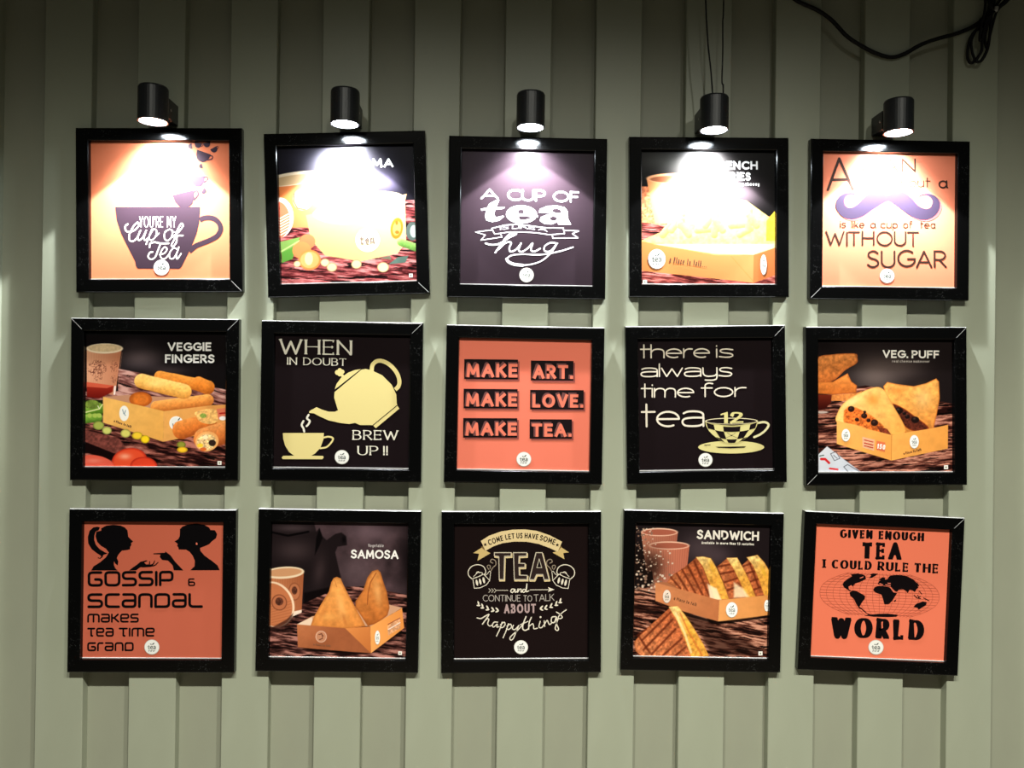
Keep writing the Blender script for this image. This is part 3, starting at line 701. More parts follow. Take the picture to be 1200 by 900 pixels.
# ---- row two
def pic_fingers(c):
    F = c.fill
    F([(0, 0), (960, 0), (960, 420), (0, 420)], (22, 18, 19), soft=2); c.glow(370, 160, 190, 90, (120, 104, 106), .75); c.glow(330, 60, 120, 50, (60, 50, 52), .5); c.glow(560, 240, 160, 40, (84, 70, 70), .5)
    c.wood([(225, 228), (950, 372), (950, 700), (0, 600), (0, 380), (225, 380)], 14, (70, 34, 32), (146, 96, 88), (206, 160, 148), 3, 13)
    c.wood([(0, 560), (540, 700), (950, 640), (950, 900), (0, 900)], 9, (32, 12, 12), (106, 58, 50), (186, 120, 106), 5, 10)
    F([(0, 690), (100, 740), (210, 800), (190, 850), (90, 820), (0, 790)], (24, 10, 10), soft=12); F([(0, 640), (230, 700), (300, 790), (200, 800), (0, 720)], (120, 66, 58), tex=.4, ts=16, soft=8)
    F([(16, 80), (248, 95), (205, 410), (16, 360)], (222, 166, 132), (190, 124, 92), (16, 0, 240, 0)); 
    for i in range(14): c.line([(30 + i * 17, 120), (28 + i * 15, 350)], 3, (196, 138, 106), .6)
    c.ell(135, 92, 122, 34, (240, 220, 190)); c.ell(135, 88, 112, 26, (214, 188, 150), tex=.1)
    Bn = (110, 62, 50)
    c.scribble(85, 225, 68, 60, Bn, 13, 51); c.scribble(92, 292, 32, 22, Bn, 8, 53); c.scribble(197, 215, 26, 50, Bn, 11, 55); c.scribble(194, 300, 20, 30, Bn, 9, 57); c.line([(62, 262), (62, 232), (112, 232), (114, 262)], 5, Bn, .8)
    F([(16, 320), (195, 345), (188, 385), (100, 430), (16, 420)], (160, 50, 34), (110, 24, 18), (0, 340, 0, 430)); F([(16, 318), (198, 343), (150, 360), (16, 350)], (206, 96, 70)); c.line([(205, 350), (200, 400)], 12, (240, 220, 210))
    F([(0, 440), (125, 440), (120, 590), (0, 590)], (40, 44, 22)); c.capsule(0, 530, 90, 500, 42, (110, 150, 50), (176, 200, 100), (50, 80, 20)); c.capsule(0, 570, 90, 560, 30, (120, 160, 60), (186, 210, 110), (60, 90, 30)); c.ell(50, 470, 50, 30, (120, 140, 60), tex=.3); c.line([(0, 525), (100, 500), (120, 470)], 8, (214, 216, 150)); c.line([(100, 500), (90, 480)], 6, (220, 220, 180))
    for x in (35, 70, 100): c.ell(x, 545, 15, 15, (170, 190, 90))
    F([(125, 418), (300, 405), (860, 440), (840, 480), (530, 520)], (190, 140, 110))
    c.capsule(505, 285, 825, 350, 42, (222, 138, 56), (240, 170, 84), (150, 76, 24)); c.capsule(760, 330, 818, 355, 48, (216, 128, 48), (236, 160, 80), (150, 76, 24))
    c.capsule(480, 485, 820, 440, 40, (228, 148, 72), (244, 186, 110), (160, 86, 34)); c.ell(375, 435, 76, 50, (214, 120, 46), tex=.12, rim=((150, 70, 24), 26, .6))
    c.capsule(382, 312, 665, 382, 50, (238, 184, 96), (250, 214, 140), (190, 116, 46)); c.glow(470, 330, 90, 30, (252, 228, 150), .5)
    F([(125, 418), (530, 515), (525, 720), (125, 592)], (236, 184, 104), (224, 166, 86), (125, 418, 525, 700), tex=.05, ts=40); F([(530, 515), (840, 475), (950, 470), (950, 640), (525, 720)], (226, 166, 92), (214, 150, 84), (530, 0, 900, 0), tex=.06, ts=40)
    c.ell(265, 530, 32, 52, (236, 232, 222)); c.ell(612, 597, 46, 48, (238, 234, 226), rot=-20); c.ell(612, 597, 40, 42, (225, 222, 214), rot=-20)
    c.line([(255, 505), (262, 530), (275, 545)], 5, (120, 140, 150)); c.line([(275, 510), (268, 530)], 5, (120, 140, 150)); c.line([(590, 600), (592, 625)], 5, (60, 66, 66)); c.line([(605, 595), (612, 615), (622, 590)], 5, (60, 66, 66)); c.line([(625, 575), (635, 562)], 6, (60, 66, 66))
    c.capsule(650, 640, 830, 580, 64, (222, 128, 56), (236, 164, 92), (140, 64, 26), r1=52); F([(740, 520), (860, 500), (900, 560), (850, 600), (780, 590), (750, 560)], (232, 180, 110), smooth=True, tex=.3, ts=14); c.ell(790, 545, 22, 16, (150, 170, 80), tex=.3)
    c.capsule(800, 700, 960, 650, 74, (220, 130, 66), (240, 176, 110), (140, 66, 30)); c.ell(815, 718, 78, 66, (238, 176, 110), rot=-15); c.ell(812, 722, 64, 54, (236, 196, 140), rot=-15, tex=.5, ts=10); c.ell(850, 728, 24, 22, (58, 42, 34), tex=.4, ts=6); c.ell(770, 745, 20, 14, (240, 200, 60)); c.ell(805, 690, 18, 14, (246, 226, 180)); c.ell(790, 770, 22, 12, (214, 110, 50))
    F([(880, 500), (950, 490), (950, 560), (890, 570)], (214, 120, 90)); c.line([(900, 530), (950, 525)], 10, (170, 40, 36)); c.ell(920, 562, 24, 14, (236, 230, 224))
    for x, y, rx, ry, cc in ((95, 612, 38, 30, (168, 176, 86)), (150, 646, 32, 26, (206, 206, 116)), (275, 665, 34, 28, (214, 206, 110)), (352, 680, 36, 26, (238, 200, 60)), (405, 704, 30, 27, (246, 208, 40)), (645, 740, 30, 22, (150, 150, 60)), (652, 774, 36, 20, (246, 196, 50))): c.ell(x, y, rx, ry, cc, rim=(tuple(int(q * .62) for q in cc), 11, .7))
    c.ell(300, 850, 118, 86, (222, 84, 50), rot=-10, rim=((170, 40, 26), 16, .7)); c.glow(270, 820, 50, 26, (246, 190, 160), .7); c.ell(395, 885, 90, 62, (216, 72, 44), rim=((160, 36, 24), 14, .7)); c.ell(75, 880, 130, 66, (220, 96, 76), rot=10); c.glow(60, 850, 70, 20, (240, 160, 140), .5)
def art_fingers(b):
    b.T(96, 390, 5.624); W = (226, 224, 218)
    b.text('VEGGIE', (556, 110), (845, 110), 58, W, 11.5, sp=.26); b.text('FINGERS', (538, 190), (866, 191), 58, W, 11.5, sp=.26)
    tiny_words(b, (('a Place to talk', (196, 588), (312, 628), 17, (90, 62, 44), 4),)); veg_mark(b, 898, 862, 13)

def art_brew(b):
    G = (226, 208, 140); W = (228, 222, 204); b.T(295, 365, 4.2857)
    b.text('WHEN', (128, 207), (500, 209), 76, W, 12, thin=4.5, serif=6, sp=.3, L=2); b.text('IN DOUBT', (168, 262), (470, 265), 38, W, 6.5, thin=2.6, serif=3, sp=.28, space=.8)
    b.text('BREW', (502, 647), (738, 647), 49, W, 8.5, thin=3.5, serif=4.5, sp=.32); b.text('UP', (527, 727), (635, 727), 48, W, 8.5, thin=3.5, serif=4.5, sp=.32); b.text('!!', (660, 727), (695, 727), 48, W, 8, sp=.3)
    b.part = 'illustration'
    b.stroke([(600, 292), (606, 258), (630, 238), (662, 240), (700, 262), (732, 302), (744, 342), (738, 370), (722, 386)], 21, G, 2, smooth=True, cap='butt')
    b.poly([(548, 284), (570, 280), (598, 286), (655, 312), (705, 362), (728, 412), (730, 458), (735, 472), (612, 576), (600, 571), (540, 571), (515, 560), (485, 566), (440, 561), (380, 548), (335, 528), (305, 512), (280, 510), (283, 500), (318, 480), (345, 492), (380, 503), (412, 503), (428, 495), (420, 470), (408, 430), (410, 402)], G, 2)
    b.poly([(411, 388), (420, 360), (445, 325), (480, 300), (515, 286), (545, 281)], G, 2)
    for x, y, r in ((425, 300, 13), (437, 288, 11), (449, 296, 12), (437, 308, 12)): b.ell(x, y, r, r, G, 2, n=14)
    b.stroke([(437, 300), (455, 322)], 14, G, 2)
    b.poly([(610, 575), (735, 471), (743, 485), (622, 587)], G, 3); b.stroke([(606, 573), (732, 468)], 4, INK, 4)
    b.poly([(148, 614), (356, 613), (354, 645), (338, 690), (312, 718), (292, 730), (352, 731), (355, 740), (348, 748), (148, 748), (142, 740), (150, 731), (205, 730), (180, 712), (160, 680), (150, 645)], G, 2)
    b.stroke([(353, 637), (380, 632), (402, 640), (395, 660), (370, 685), (338, 692)], 9, G, 2, smooth=True)
    b.stroke([(278, 520), (270, 538), (284, 552), (276, 570), (268, 578)], 10, W, 2, smooth=True); b.stroke([(252, 552), (243, 572), (252, 590), (256, 606)], 10, W, 2, smooth=True)
    b.logo(448, 737, 37)

def art_make(b):
    b.T(510, 370, 4.2857)
    rows = [('MAKE', 140, 412, 214, 316, 'ART.', 478, 697, 218, 321), ('MAKE', 138, 411, 366, 466, 'LOVE.', 475, 750, 369, 470), ('MAKE', 136, 410, 516, 616, 'TEA.', 473, 690, 521, 621)]
    for a, x0, x1, y0, y1, c_, x2, x3, y2, y3 in rows:
        for t, l, r, u, d in ((a, x0, x1, y0, y1), (c_, x2, x3, y2, y3)):
            b.part = 'illustration'
            b.poly([(l + 8, u + 9), (r + 8, u + 9), (r + 8, d + 9), (l + 8, d + 9)], (150, 78, 70), 1); b.poly([(l, u), (r, u), (r, d), (l, d)], INK, 2)
            b.text(t, (l + 6, d - 10), (r - 4, d - 10), d - u - 24, (112, 70, 68), 21, L=3, sp=.3); b.text(t, (l + 12, d - 10), (r - 2, d - 10), d - u - 32, SALMON, 15, L=4, sp=.3)
    b.part = 'illustration'; b.logo(444, 727, 38)

def art_time(b):
    W = (228, 216, 196); b.T(725, 370, 4.2857)
    k = dict(font=LOW, cap='round', L=2)
    b.text('there', (113, 203), (468, 203), 74, W, 6.8, sp=.16, **k); b.text('is', (498, 203), (588, 203), 70, W, 6.8, sp=.25, **k)
    b.text('always', (115, 300), (582, 300), 72, W, 6.8, sp=.16, **k)
    b.text('time', (116, 406), (388, 406), 74, W, 6.8, sp=.16, **k); b.text('for', (420, 405), (648, 405), 76, W, 6.8, sp=.16, **k)
    b.text('tea', (116, 560), (438, 558), 124, W, 9.8, sp=.14, **k)
    b.part = 'illustration'; b.T(810, 470, 10); G = (216, 204, 138); BG = INK
    b.ell(485, 545, 388, 76, G, 1); b.poly([(300, 540), (660, 535), (640, 552), (480, 560), (330, 552)], BG, 2)
    b.stroke([(800, 255), (870, 245), (915, 262), (920, 295), (880, 350), (820, 395), (755, 425)], 26, (226, 218, 170), 2, smooth=True)
    def X(u, t):           # u across -1..1, t down 0..1 on the bowl
        wv = 308 * (1 - .02 * t - .62 * t ** 2.2); sag = 60 * (1 - u * u) * (1 - t * .6)
        return (490 + u * wv, 225 + 250 * t + sag)
    out = [X(-1 + i / 10, 0) for i in range(21)]
    b.poly([X(-1, t / 10) for t in range(11)] + [X(-1 + i / 10, 1) for i in range(21)] + [X(1, 1 - t / 10) for t in range(11)] + [X(1 - i / 10, 0) for i in range(21)], G, 3)
    us = [-.97, -.68, -.32, .34, .72, .97]; ts = [.08, .36, .78, .98]
    for j in range(3):
        for i in range(5):
            if (i + j) % 2 == 0:
                b.poly([X(us[i] + (us[i + 1] - us[i]) * q / 4, ts[j]) for q in range(5)] + [X(us[i + 1] - (us[i + 1] - us[i]) * q / 4, ts[j + 1]) for q in range(5)], BG, 4)
    b.ell(488, 232, 310, 40, (222, 208, 170), 5); b.ell(488, 232, 292, 30, BG, 6)
    b.stroke([(440, 372), (490, 405), (535, 375)], 4, BG, 6); b.stroke([(490, 405), (570, 440)], 4, BG, 6); b.stroke([(490, 405), (420, 435)], 3, BG, 6); b.ell(488, 405, 10, 8, BG, 6, n=10)
    b.text('1', (360, 258), (455, 258), 135, G, 44, L=8, font={'1': (.3, [[(.25, .86), (.25, 0)], [(0, .84), (.25, .95)]])}, thin=12)
    b.text('2', (470, 255), (628, 252), 130, G, 44, L=8, thin=18)
    b.stroke([(170, 522), (240, 518)], 8, BG, 3); b.stroke([(180, 515), (190, 528)], 6, BG, 3)
    b.logo(182, 698, 84)

def pic_puff(c):
    F = c.fill
    F([(0, 0), (910, 0), (910, 470), (0, 470)], (32, 25, 25), soft=2); c.glow(400, 250, 210, 150, (128, 112, 106), .75); c.glow(560, 200, 200, 90, (98, 84, 80), .6); c.glow(60, 50, 100, 60, (20, 14, 14), .8)
    c.wood([(0, 400), (200, 340), (330, 315), (910, 440), (910, 900), (0, 900)], -4, (40, 16, 14), (120, 70, 58), (206, 144, 122), 7, 8, 1.25)
    F([(18, 140), (110, 112), (260, 105), (278, 135), (272, 170), (200, 215), (120, 285), (18, 295)], (214, 138, 76), (180, 100, 46), (100, 110, 130, 300), smooth=True, tex=.3, ts=18, rim=((150, 76, 36), 14, .6))
    F([(18, 292), (120, 290), (215, 235), (240, 290), (275, 315), (270, 365), (120, 375), (18, 370)], (222, 140, 70), (190, 104, 44), (0, 250, 0, 380), tex=.2, ts=20, rim=((150, 76, 30), 10, .6)); F([(100, 378), (270, 366), (310, 350), (270, 395), (190, 418), (100, 415)], (214, 134, 70), tex=.2)
    F([(16, 375), (112, 378), (108, 430), (70, 468), (16, 478)], (112, 40, 24), (60, 16, 12), (0, 380, 0, 470)); c.ell(45, 492, 45, 8, (190, 170, 160))
    # right half of the puff
    F([(445, 320), (470, 292), (530, 305), (640, 320), (720, 300), (785, 268), (803, 290), (808, 400), (790, 500), (768, 600), (600, 640), (480, 480)], (236, 172, 92), (222, 146, 70), (600, 300, 700, 600), tex=.22, ts=24, rim=((180, 96, 40), 12, .6), smooth=False)
    c.glow(700, 400, 70, 90, (246, 206, 140), .5); c.glow(540, 350, 60, 30, (206, 110, 46), .5)
    F([(500, 440), (560, 455), (640, 510), (740, 595), (640, 615), (560, 560)], (96, 46, 34), tex=.5, ts=10, seed=8, smooth=True, rim=((200, 90, 30), 10, .7))
    for x, y, r in ((545, 480, 26), (650, 540, 26), (600, 520, 16), (580, 500, 12)): c.ell(x, y, r, r * .85, (34, 22, 20)); c.glow(x - 5, y - 8, r * .4, r * .3, (120, 100, 90), .6)
    # left half
    F([(148, 560), (152, 490), (200, 420), (300, 360), (400, 325), (455, 350), (500, 430), (590, 610), (500, 640), (300, 600)], (244, 196, 120), (232, 164, 84), (250, 380, 560, 600), tex=.14, ts=30, smooth=True, rim=((206, 130, 60), 10, .5))
    c.glow(380, 410, 50, 50, (220, 130, 50), .6, 30); c.glow(250, 420, 60, 24, (252, 220, 160), .6, -30)
    F([(186, 540), (190, 480), (220, 450), (275, 460), (370, 510), (440, 570), (495, 640), (400, 630), (280, 580), (190, 560)], (214, 112, 50), tex=.55, ts=13, seed=12, rim=((240, 180, 100), 10, .6))
    for x, y, r in ((238, 470, 22), (322, 515, 20), (388, 560, 24), (275, 540, 14), (350, 545, 14), (325, 490, 10)): c.ell(x, y, r, r * .9, (50, 30, 24)); c.glow(x - 4, y - 6, r * .4, r * .3, (120, 90, 80), .6)
    F([(400, 580), (470, 600), (500, 645), (430, 630)], (130, 60, 40), tex=.4, ts=8)
    F([(145, 545), (300, 590), (500, 640), (498, 808), (145, 700)], (240, 178, 100), (230, 160, 82), (145, 560, 500, 780), tex=.05, ts=40); F([(500, 640), (760, 595), (862, 572), (860, 728), (498, 808)], (238, 172, 92), (226, 156, 78), (500, 640, 860, 700), tex=.05, ts=40); c.line([(498, 645), (497, 805)], 4, (200, 130, 60))
    F([(310, 652), (390, 672), (385, 745), (312, 722)], (226, 176, 140)); F([(402, 678), (458, 690), (455, 752), (400, 738)], (220, 120, 80))
    F([(20, 775), (82, 716), (190, 800), (310, 890), (20, 890)], (214, 216, 224), (190, 194, 204), (60, 740, 260, 890)); c.line([(45, 800), (70, 800), (95, 825)], 16, (206, 46, 50)); c.line([(100, 862), (150, 868)], 12, (214, 50, 56)); c.line([(60, 775), (35, 780)], 7, (60, 90, 70))
    c.line([(105, 765), (140, 750), (165, 795), (130, 810), (105, 765)], 4, (70, 70, 80)); c.line([(125, 775), (148, 795)], 4, (70, 70, 80)); c.line([(190, 850), (215, 835), (290, 880)], 4, (70, 70, 80)); c.line([(190, 850), (220, 885)], 4, (70, 70, 80)); c.line([(120, 720), (320, 885)], 0.1, (0, 0, 0), 0)
def art_puff(b):
    b.T(958, 395, 5.524); W = (228, 222, 212)
    b.text('VEG.', (440, 134), (604, 135), 52, W, 10.5, sp=.26); b.text('PUFF', (626, 136), (803, 137), 52, W, 10.5, sp=.26)
    tiny_words(b, (('real cheese makeover', (500, 164), (742, 165), 18, (170, 160, 152), 3.2), ('a Place to talk', (576, 770), (690, 742), 17, (110, 70, 40), 4)))
    b.logo(202, 642, 28, ry=42); b.logo(643, 684, 30, ry=45); b.text('150', (402, 730), (454, 738), 34, (240, 225, 215), 7, L=3, sp=.3)
    b.part = 'lettering'
    for i, y in enumerate((680, 700, 718)): b.stroke([(322, y - 8), (378, y + 6)], 6, (190, 70, 50), 3)
    veg_mark(b, 848, 850, 13)

# ---- row three
def art_gossip(b):
    K = (10, 8, 10); b.T(95, 610, 7.059)
    b.poly([(152, 98), (150, 80), (190, 58), (250, 50), (310, 57), (348, 74), (368, 98), (374, 150), (395, 172), (415, 190), (397, 202), (400, 220), (390, 232), (388, 255), (350, 262), (322, 264), (292, 298), (280, 325), (292, 355), (288, 388), (266, 372), (256, 352), (256, 385), (270, 415), (287, 429), (68, 429), (88, 395), (140, 362), (190, 320), (214, 280), (190, 248), (150, 225), (118, 192), (104, 145), (110, 108)], K)
    b.poly([(140, 72), (118, 66), (85, 72), (56, 98), (40, 150), (44, 205), (72, 252), (118, 288), (143, 302), (152, 316), (138, 326), (122, 318), (125, 328), (145, 332), (162, 318), (168, 300), (205, 288), (180, 278), (135, 250), (106, 215), (93, 175), (94, 140), (104, 108), (130, 94)], K)
    b.poly([(800, 88), (822, 66), (870, 50), (940, 43), (1000, 54), (1040, 75), (1052, 96), (1088, 98), (1106, 130), (1096, 165), (1062, 190), (1040, 214), (1002, 230), (966, 244), (968, 268), (1002, 308), (1060, 350), (1108, 388), (1127, 429), (885, 429), (920, 396), (922, 350), (906, 310), (880, 276), (850, 258), (790, 257), (786, 238), (776, 226), (782, 210), (755, 190), (785, 172), (797, 150), (800, 120)], K)
    b.ell(938, 210, 7, 10, SALMON, 2, n=10)
    b.poly([(380, 430), (412, 405), (445, 382), (475, 358), (505, 350), (528, 345), (532, 352), (505, 364), (520, 378), (520, 392), (470, 405), (440, 428)], K, 1)
    for st, w0 in (([(500, 385), (545, 382), (550, 355)], 11), ([(520, 392), (575, 380), (592, 350)], 11), ([(520, 396), (590, 388), (620, 362)], 11), ([(490, 395), (560, 395)], 16)): b.stroke(st, w0, K, 2, smooth=True, taper=(1.1, .6))
    b.poly([(828, 430), (750, 428), (738, 385), (702, 348), (652, 342), (634, 318), (640, 297), (582, 295), (582, 288), (655, 284), (676, 284), (680, 272), (722, 305), (762, 360)], K, 1)
    b.T(72, 588, 4.186); k = dict(font=TECH, cap='round', L=2)
    b.text('GOSSIP', (120, 426), (540, 424), 76, K, 13, sp=.22, **k); b.text('&', (610, 424), (645, 424), 38, K, 7, **k)
    b.text('SCanDaL', (118, 531), (683, 531), 73, K, 13, sp=.24, font=dict(TECH, a=(.78, [R_([(.04, 1), (.78, 1), (.78, 0), (0, 0), (0, .5), (.78, .5)], .22)]), n=(.76, [R_([(0, 0), (0, 1), (.76, 1), (.76, 0)], .26)])), cap='round', L=2)
    up = {q: (v[0], [[(x_, y_ / TXH) for x_, y_ in st] for st in v[1]]) for q, v in TECH.items() if q.islower()}
    b.text('makes', (118, 602), (370, 602), 44, K, 8.5, sp=.24, font=up, cap='round'); b.text('tea', (118, 671), (248, 671), 44, K, 8.5, sp=.24, font=up, cap='round'); b.text('time', (272, 671), (448, 671), 44, K, 8.5, sp=.24, font=up, cap='round')
    b.text('grand', (118, 742), (345, 742), 44, K, 8.5, sp=.24, font=up, cap='round')
    b.logo(434, 722, 37)

def pic_samosa(c):
    F = c.fill
    F([(0, 0), (900, 0), (900, 520), (0, 520)], (72, 56, 60), soft=2, tex=.35, ts=70); c.glow(640, 80, 200, 90, (120, 98, 106), .7); c.glow(560, 320, 150, 110, (116, 96, 102), .55); c.glow(880, 250, 60, 260, (24, 18, 20), .8); c.glow(860, 10, 200, 60, (26, 20, 22), .7)
    F([(0, 0), (290, 0), (310, 80), (330, 60), (350, 110), (375, 135), (430, 95), (470, 85), (500, 110), (505, 165), (445, 175), (430, 210), (445, 280), (475, 400), (440, 500), (220, 535), (0, 500)], (34, 26, 28), soft=8)
    c.glow(160, 60, 150, 30, (96, 80, 84), .6); c.glow(170, 200, 150, 90, (74, 60, 62), .8); c.glow(330, 330, 50, 120, (78, 62, 64), .6, 10); c.line([(20, 85), (130, 108), (260, 82)], 14, (12, 8, 10)); F([(330, 60), (350, 120), (330, 170), (300, 230), (310, 120)], (14, 10, 12), soft=10); c.glow(485, 130, 16, 28, (8, 6, 8), .8)
    F([(230, 470), (450, 420), (430, 520), (230, 545)], (16, 10, 12), soft=16)
    c.wood([(220, 540), (470, 430), (620, 425), (900, 480), (900, 900), (0, 900), (0, 690)], 6, (30, 14, 14), (98, 60, 54), (182, 128, 116), 13, 9, 1.2)
    F([(22, 370), (230, 330), (215, 590), (160, 620), (22, 560)], (196, 128, 88), (166, 98, 64), (60, 0, 230, 0))
    for i in range(13): c.line([(30 + i * 16, 372), (32 + i * 15, 560)], 3, (160, 96, 64), .6)
    c.ell(105, 342, 128, 38, (238, 214, 184), rot=-4); c.ell(105, 340, 112, 26, (208, 156, 116), rot=-4); F([(160, 590), (216, 578), (215, 596), (160, 620)], (236, 214, 196))
    c.ell(170, 462, 40, 58, (150, 90, 60)); c.ell(170, 462, 33, 50, (186, 118, 82)); c.ell(170, 455, 18, 26, (96, 56, 42), tex=.5, ts=8)
    c.ell(38, 545, 128, 150, (238, 206, 176), rot=-24); c.ell(32, 548, 120, 142, (196, 122, 82), rot=-24)
    for i in range(9): c.line([(20, 560 + i * 17), (150, 520 + i * 19)], 3, (160, 92, 60), .7)
    c.ell(72, 532, 50, 52, (140, 82, 56), rot=-10); c.ell(72, 532, 43, 45, (188, 116, 80)); c.ell(72, 526, 26, 26, (100, 58, 44), tex=.5, ts=8); F([(12, 700), (120, 640), (160, 600), (150, 650), (90, 700), (12, 720)], (60, 34, 30), soft=10, op=.7)
    F([(185, 672), (280, 620), (770, 540), (860, 560), (660, 680)], (206, 160, 130)); F([(185, 672), (280, 625), (300, 690)], (232, 204, 180))
    F([(700, 318), (718, 335), (735, 390), (760, 460), (778, 560), (765, 610), (700, 660), (640, 680), (560, 560), (560, 520), (610, 450), (635, 370), (665, 328)], (218, 144, 78), (188, 110, 52), (650, 320, 720, 660), smooth=False, tex=.16, ts=26, rim=((150, 84, 40), 16, .6))
    c.line([(690, 340), (655, 400), (640, 470), (636, 540)], 7, (150, 84, 42), .8); c.glow(700, 460, 30, 110, (240, 182, 116), .6, -8); c.glow(620, 470, 20, 80, (200, 120, 60), .5, 14)
    F([(440, 366), (466, 376), (480, 410), (510, 470), (560, 560), (625, 680), (500, 700), (270, 686), (290, 630), (340, 540), (390, 460), (405, 400), (420, 374)], (234, 164, 90), (216, 140, 72), (440, 370, 470, 700), tex=.14, ts=28, rim=((176, 104, 52), 18, .55))
    c.line([(425, 385), (440, 430)], 6, (190, 116, 60), .6); c.glow(470, 560, 30, 110, (246, 190, 120), .55, -12); c.glow(380, 620, 90, 30, (248, 190, 110), .4); c.glow(490, 640, 14, 60, (180, 104, 50), .5, -18); c.glow(350, 600, 20, 60, (190, 110, 56), .35, 30)
    F([(185, 672), (500, 695), (660, 855), (450, 840), (190, 822)], (190, 120, 80), (164, 98, 64), (190, 680, 300, 830), tex=.06, ts=40); F([(495, 695), (655, 682), (660, 855)], (222, 144, 82), (196, 118, 64), (500, 690, 660, 850)); F([(655, 682), (858, 562), (872, 690), (660, 855)], (240, 168, 98), (228, 150, 80), (660, 690, 870, 640))
    F([(765, 680), (845, 620), (848, 690), (770, 740)], (228, 170, 128), tex=.3, ts=12); c.ell(340, 750, 36, 38, (222, 180, 156)); c.ell(340, 750, 31, 33, (196, 138, 106))
    F([(190, 822), (450, 842), (660, 856), (560, 862), (300, 845)], (24, 12, 10), soft=8)
def art_samosa(b):
    b.T(312, 610, 5.422); W = (240, 236, 232)
    b.text('SAMOSA', (530, 248), (832, 250), 56, W, 11, sp=.22)
    tiny_words(b, (('Vegetable', (640, 176), (738, 176), 20, (190, 180, 180), 3), ('a Place to talk', (290, 806), (400, 815), 14, (130, 84, 60), 3.5)))
    b.logo(702, 752, 17, ry=46); b.part = 'lettering'
    b.stroke([(325, 735), (345, 730), (350, 760), (330, 768)], 5, (120, 70, 50), 3); b.stroke([(340, 728), (355, 745)], 5, (120, 70, 50), 3)
    b.stroke([(770, 665), (845, 625)], 5, (170, 96, 60), 3); b.stroke([(772, 700), (846, 655)], 7, (240, 210, 190), 3)
    veg_mark(b, 848, 852, 12)

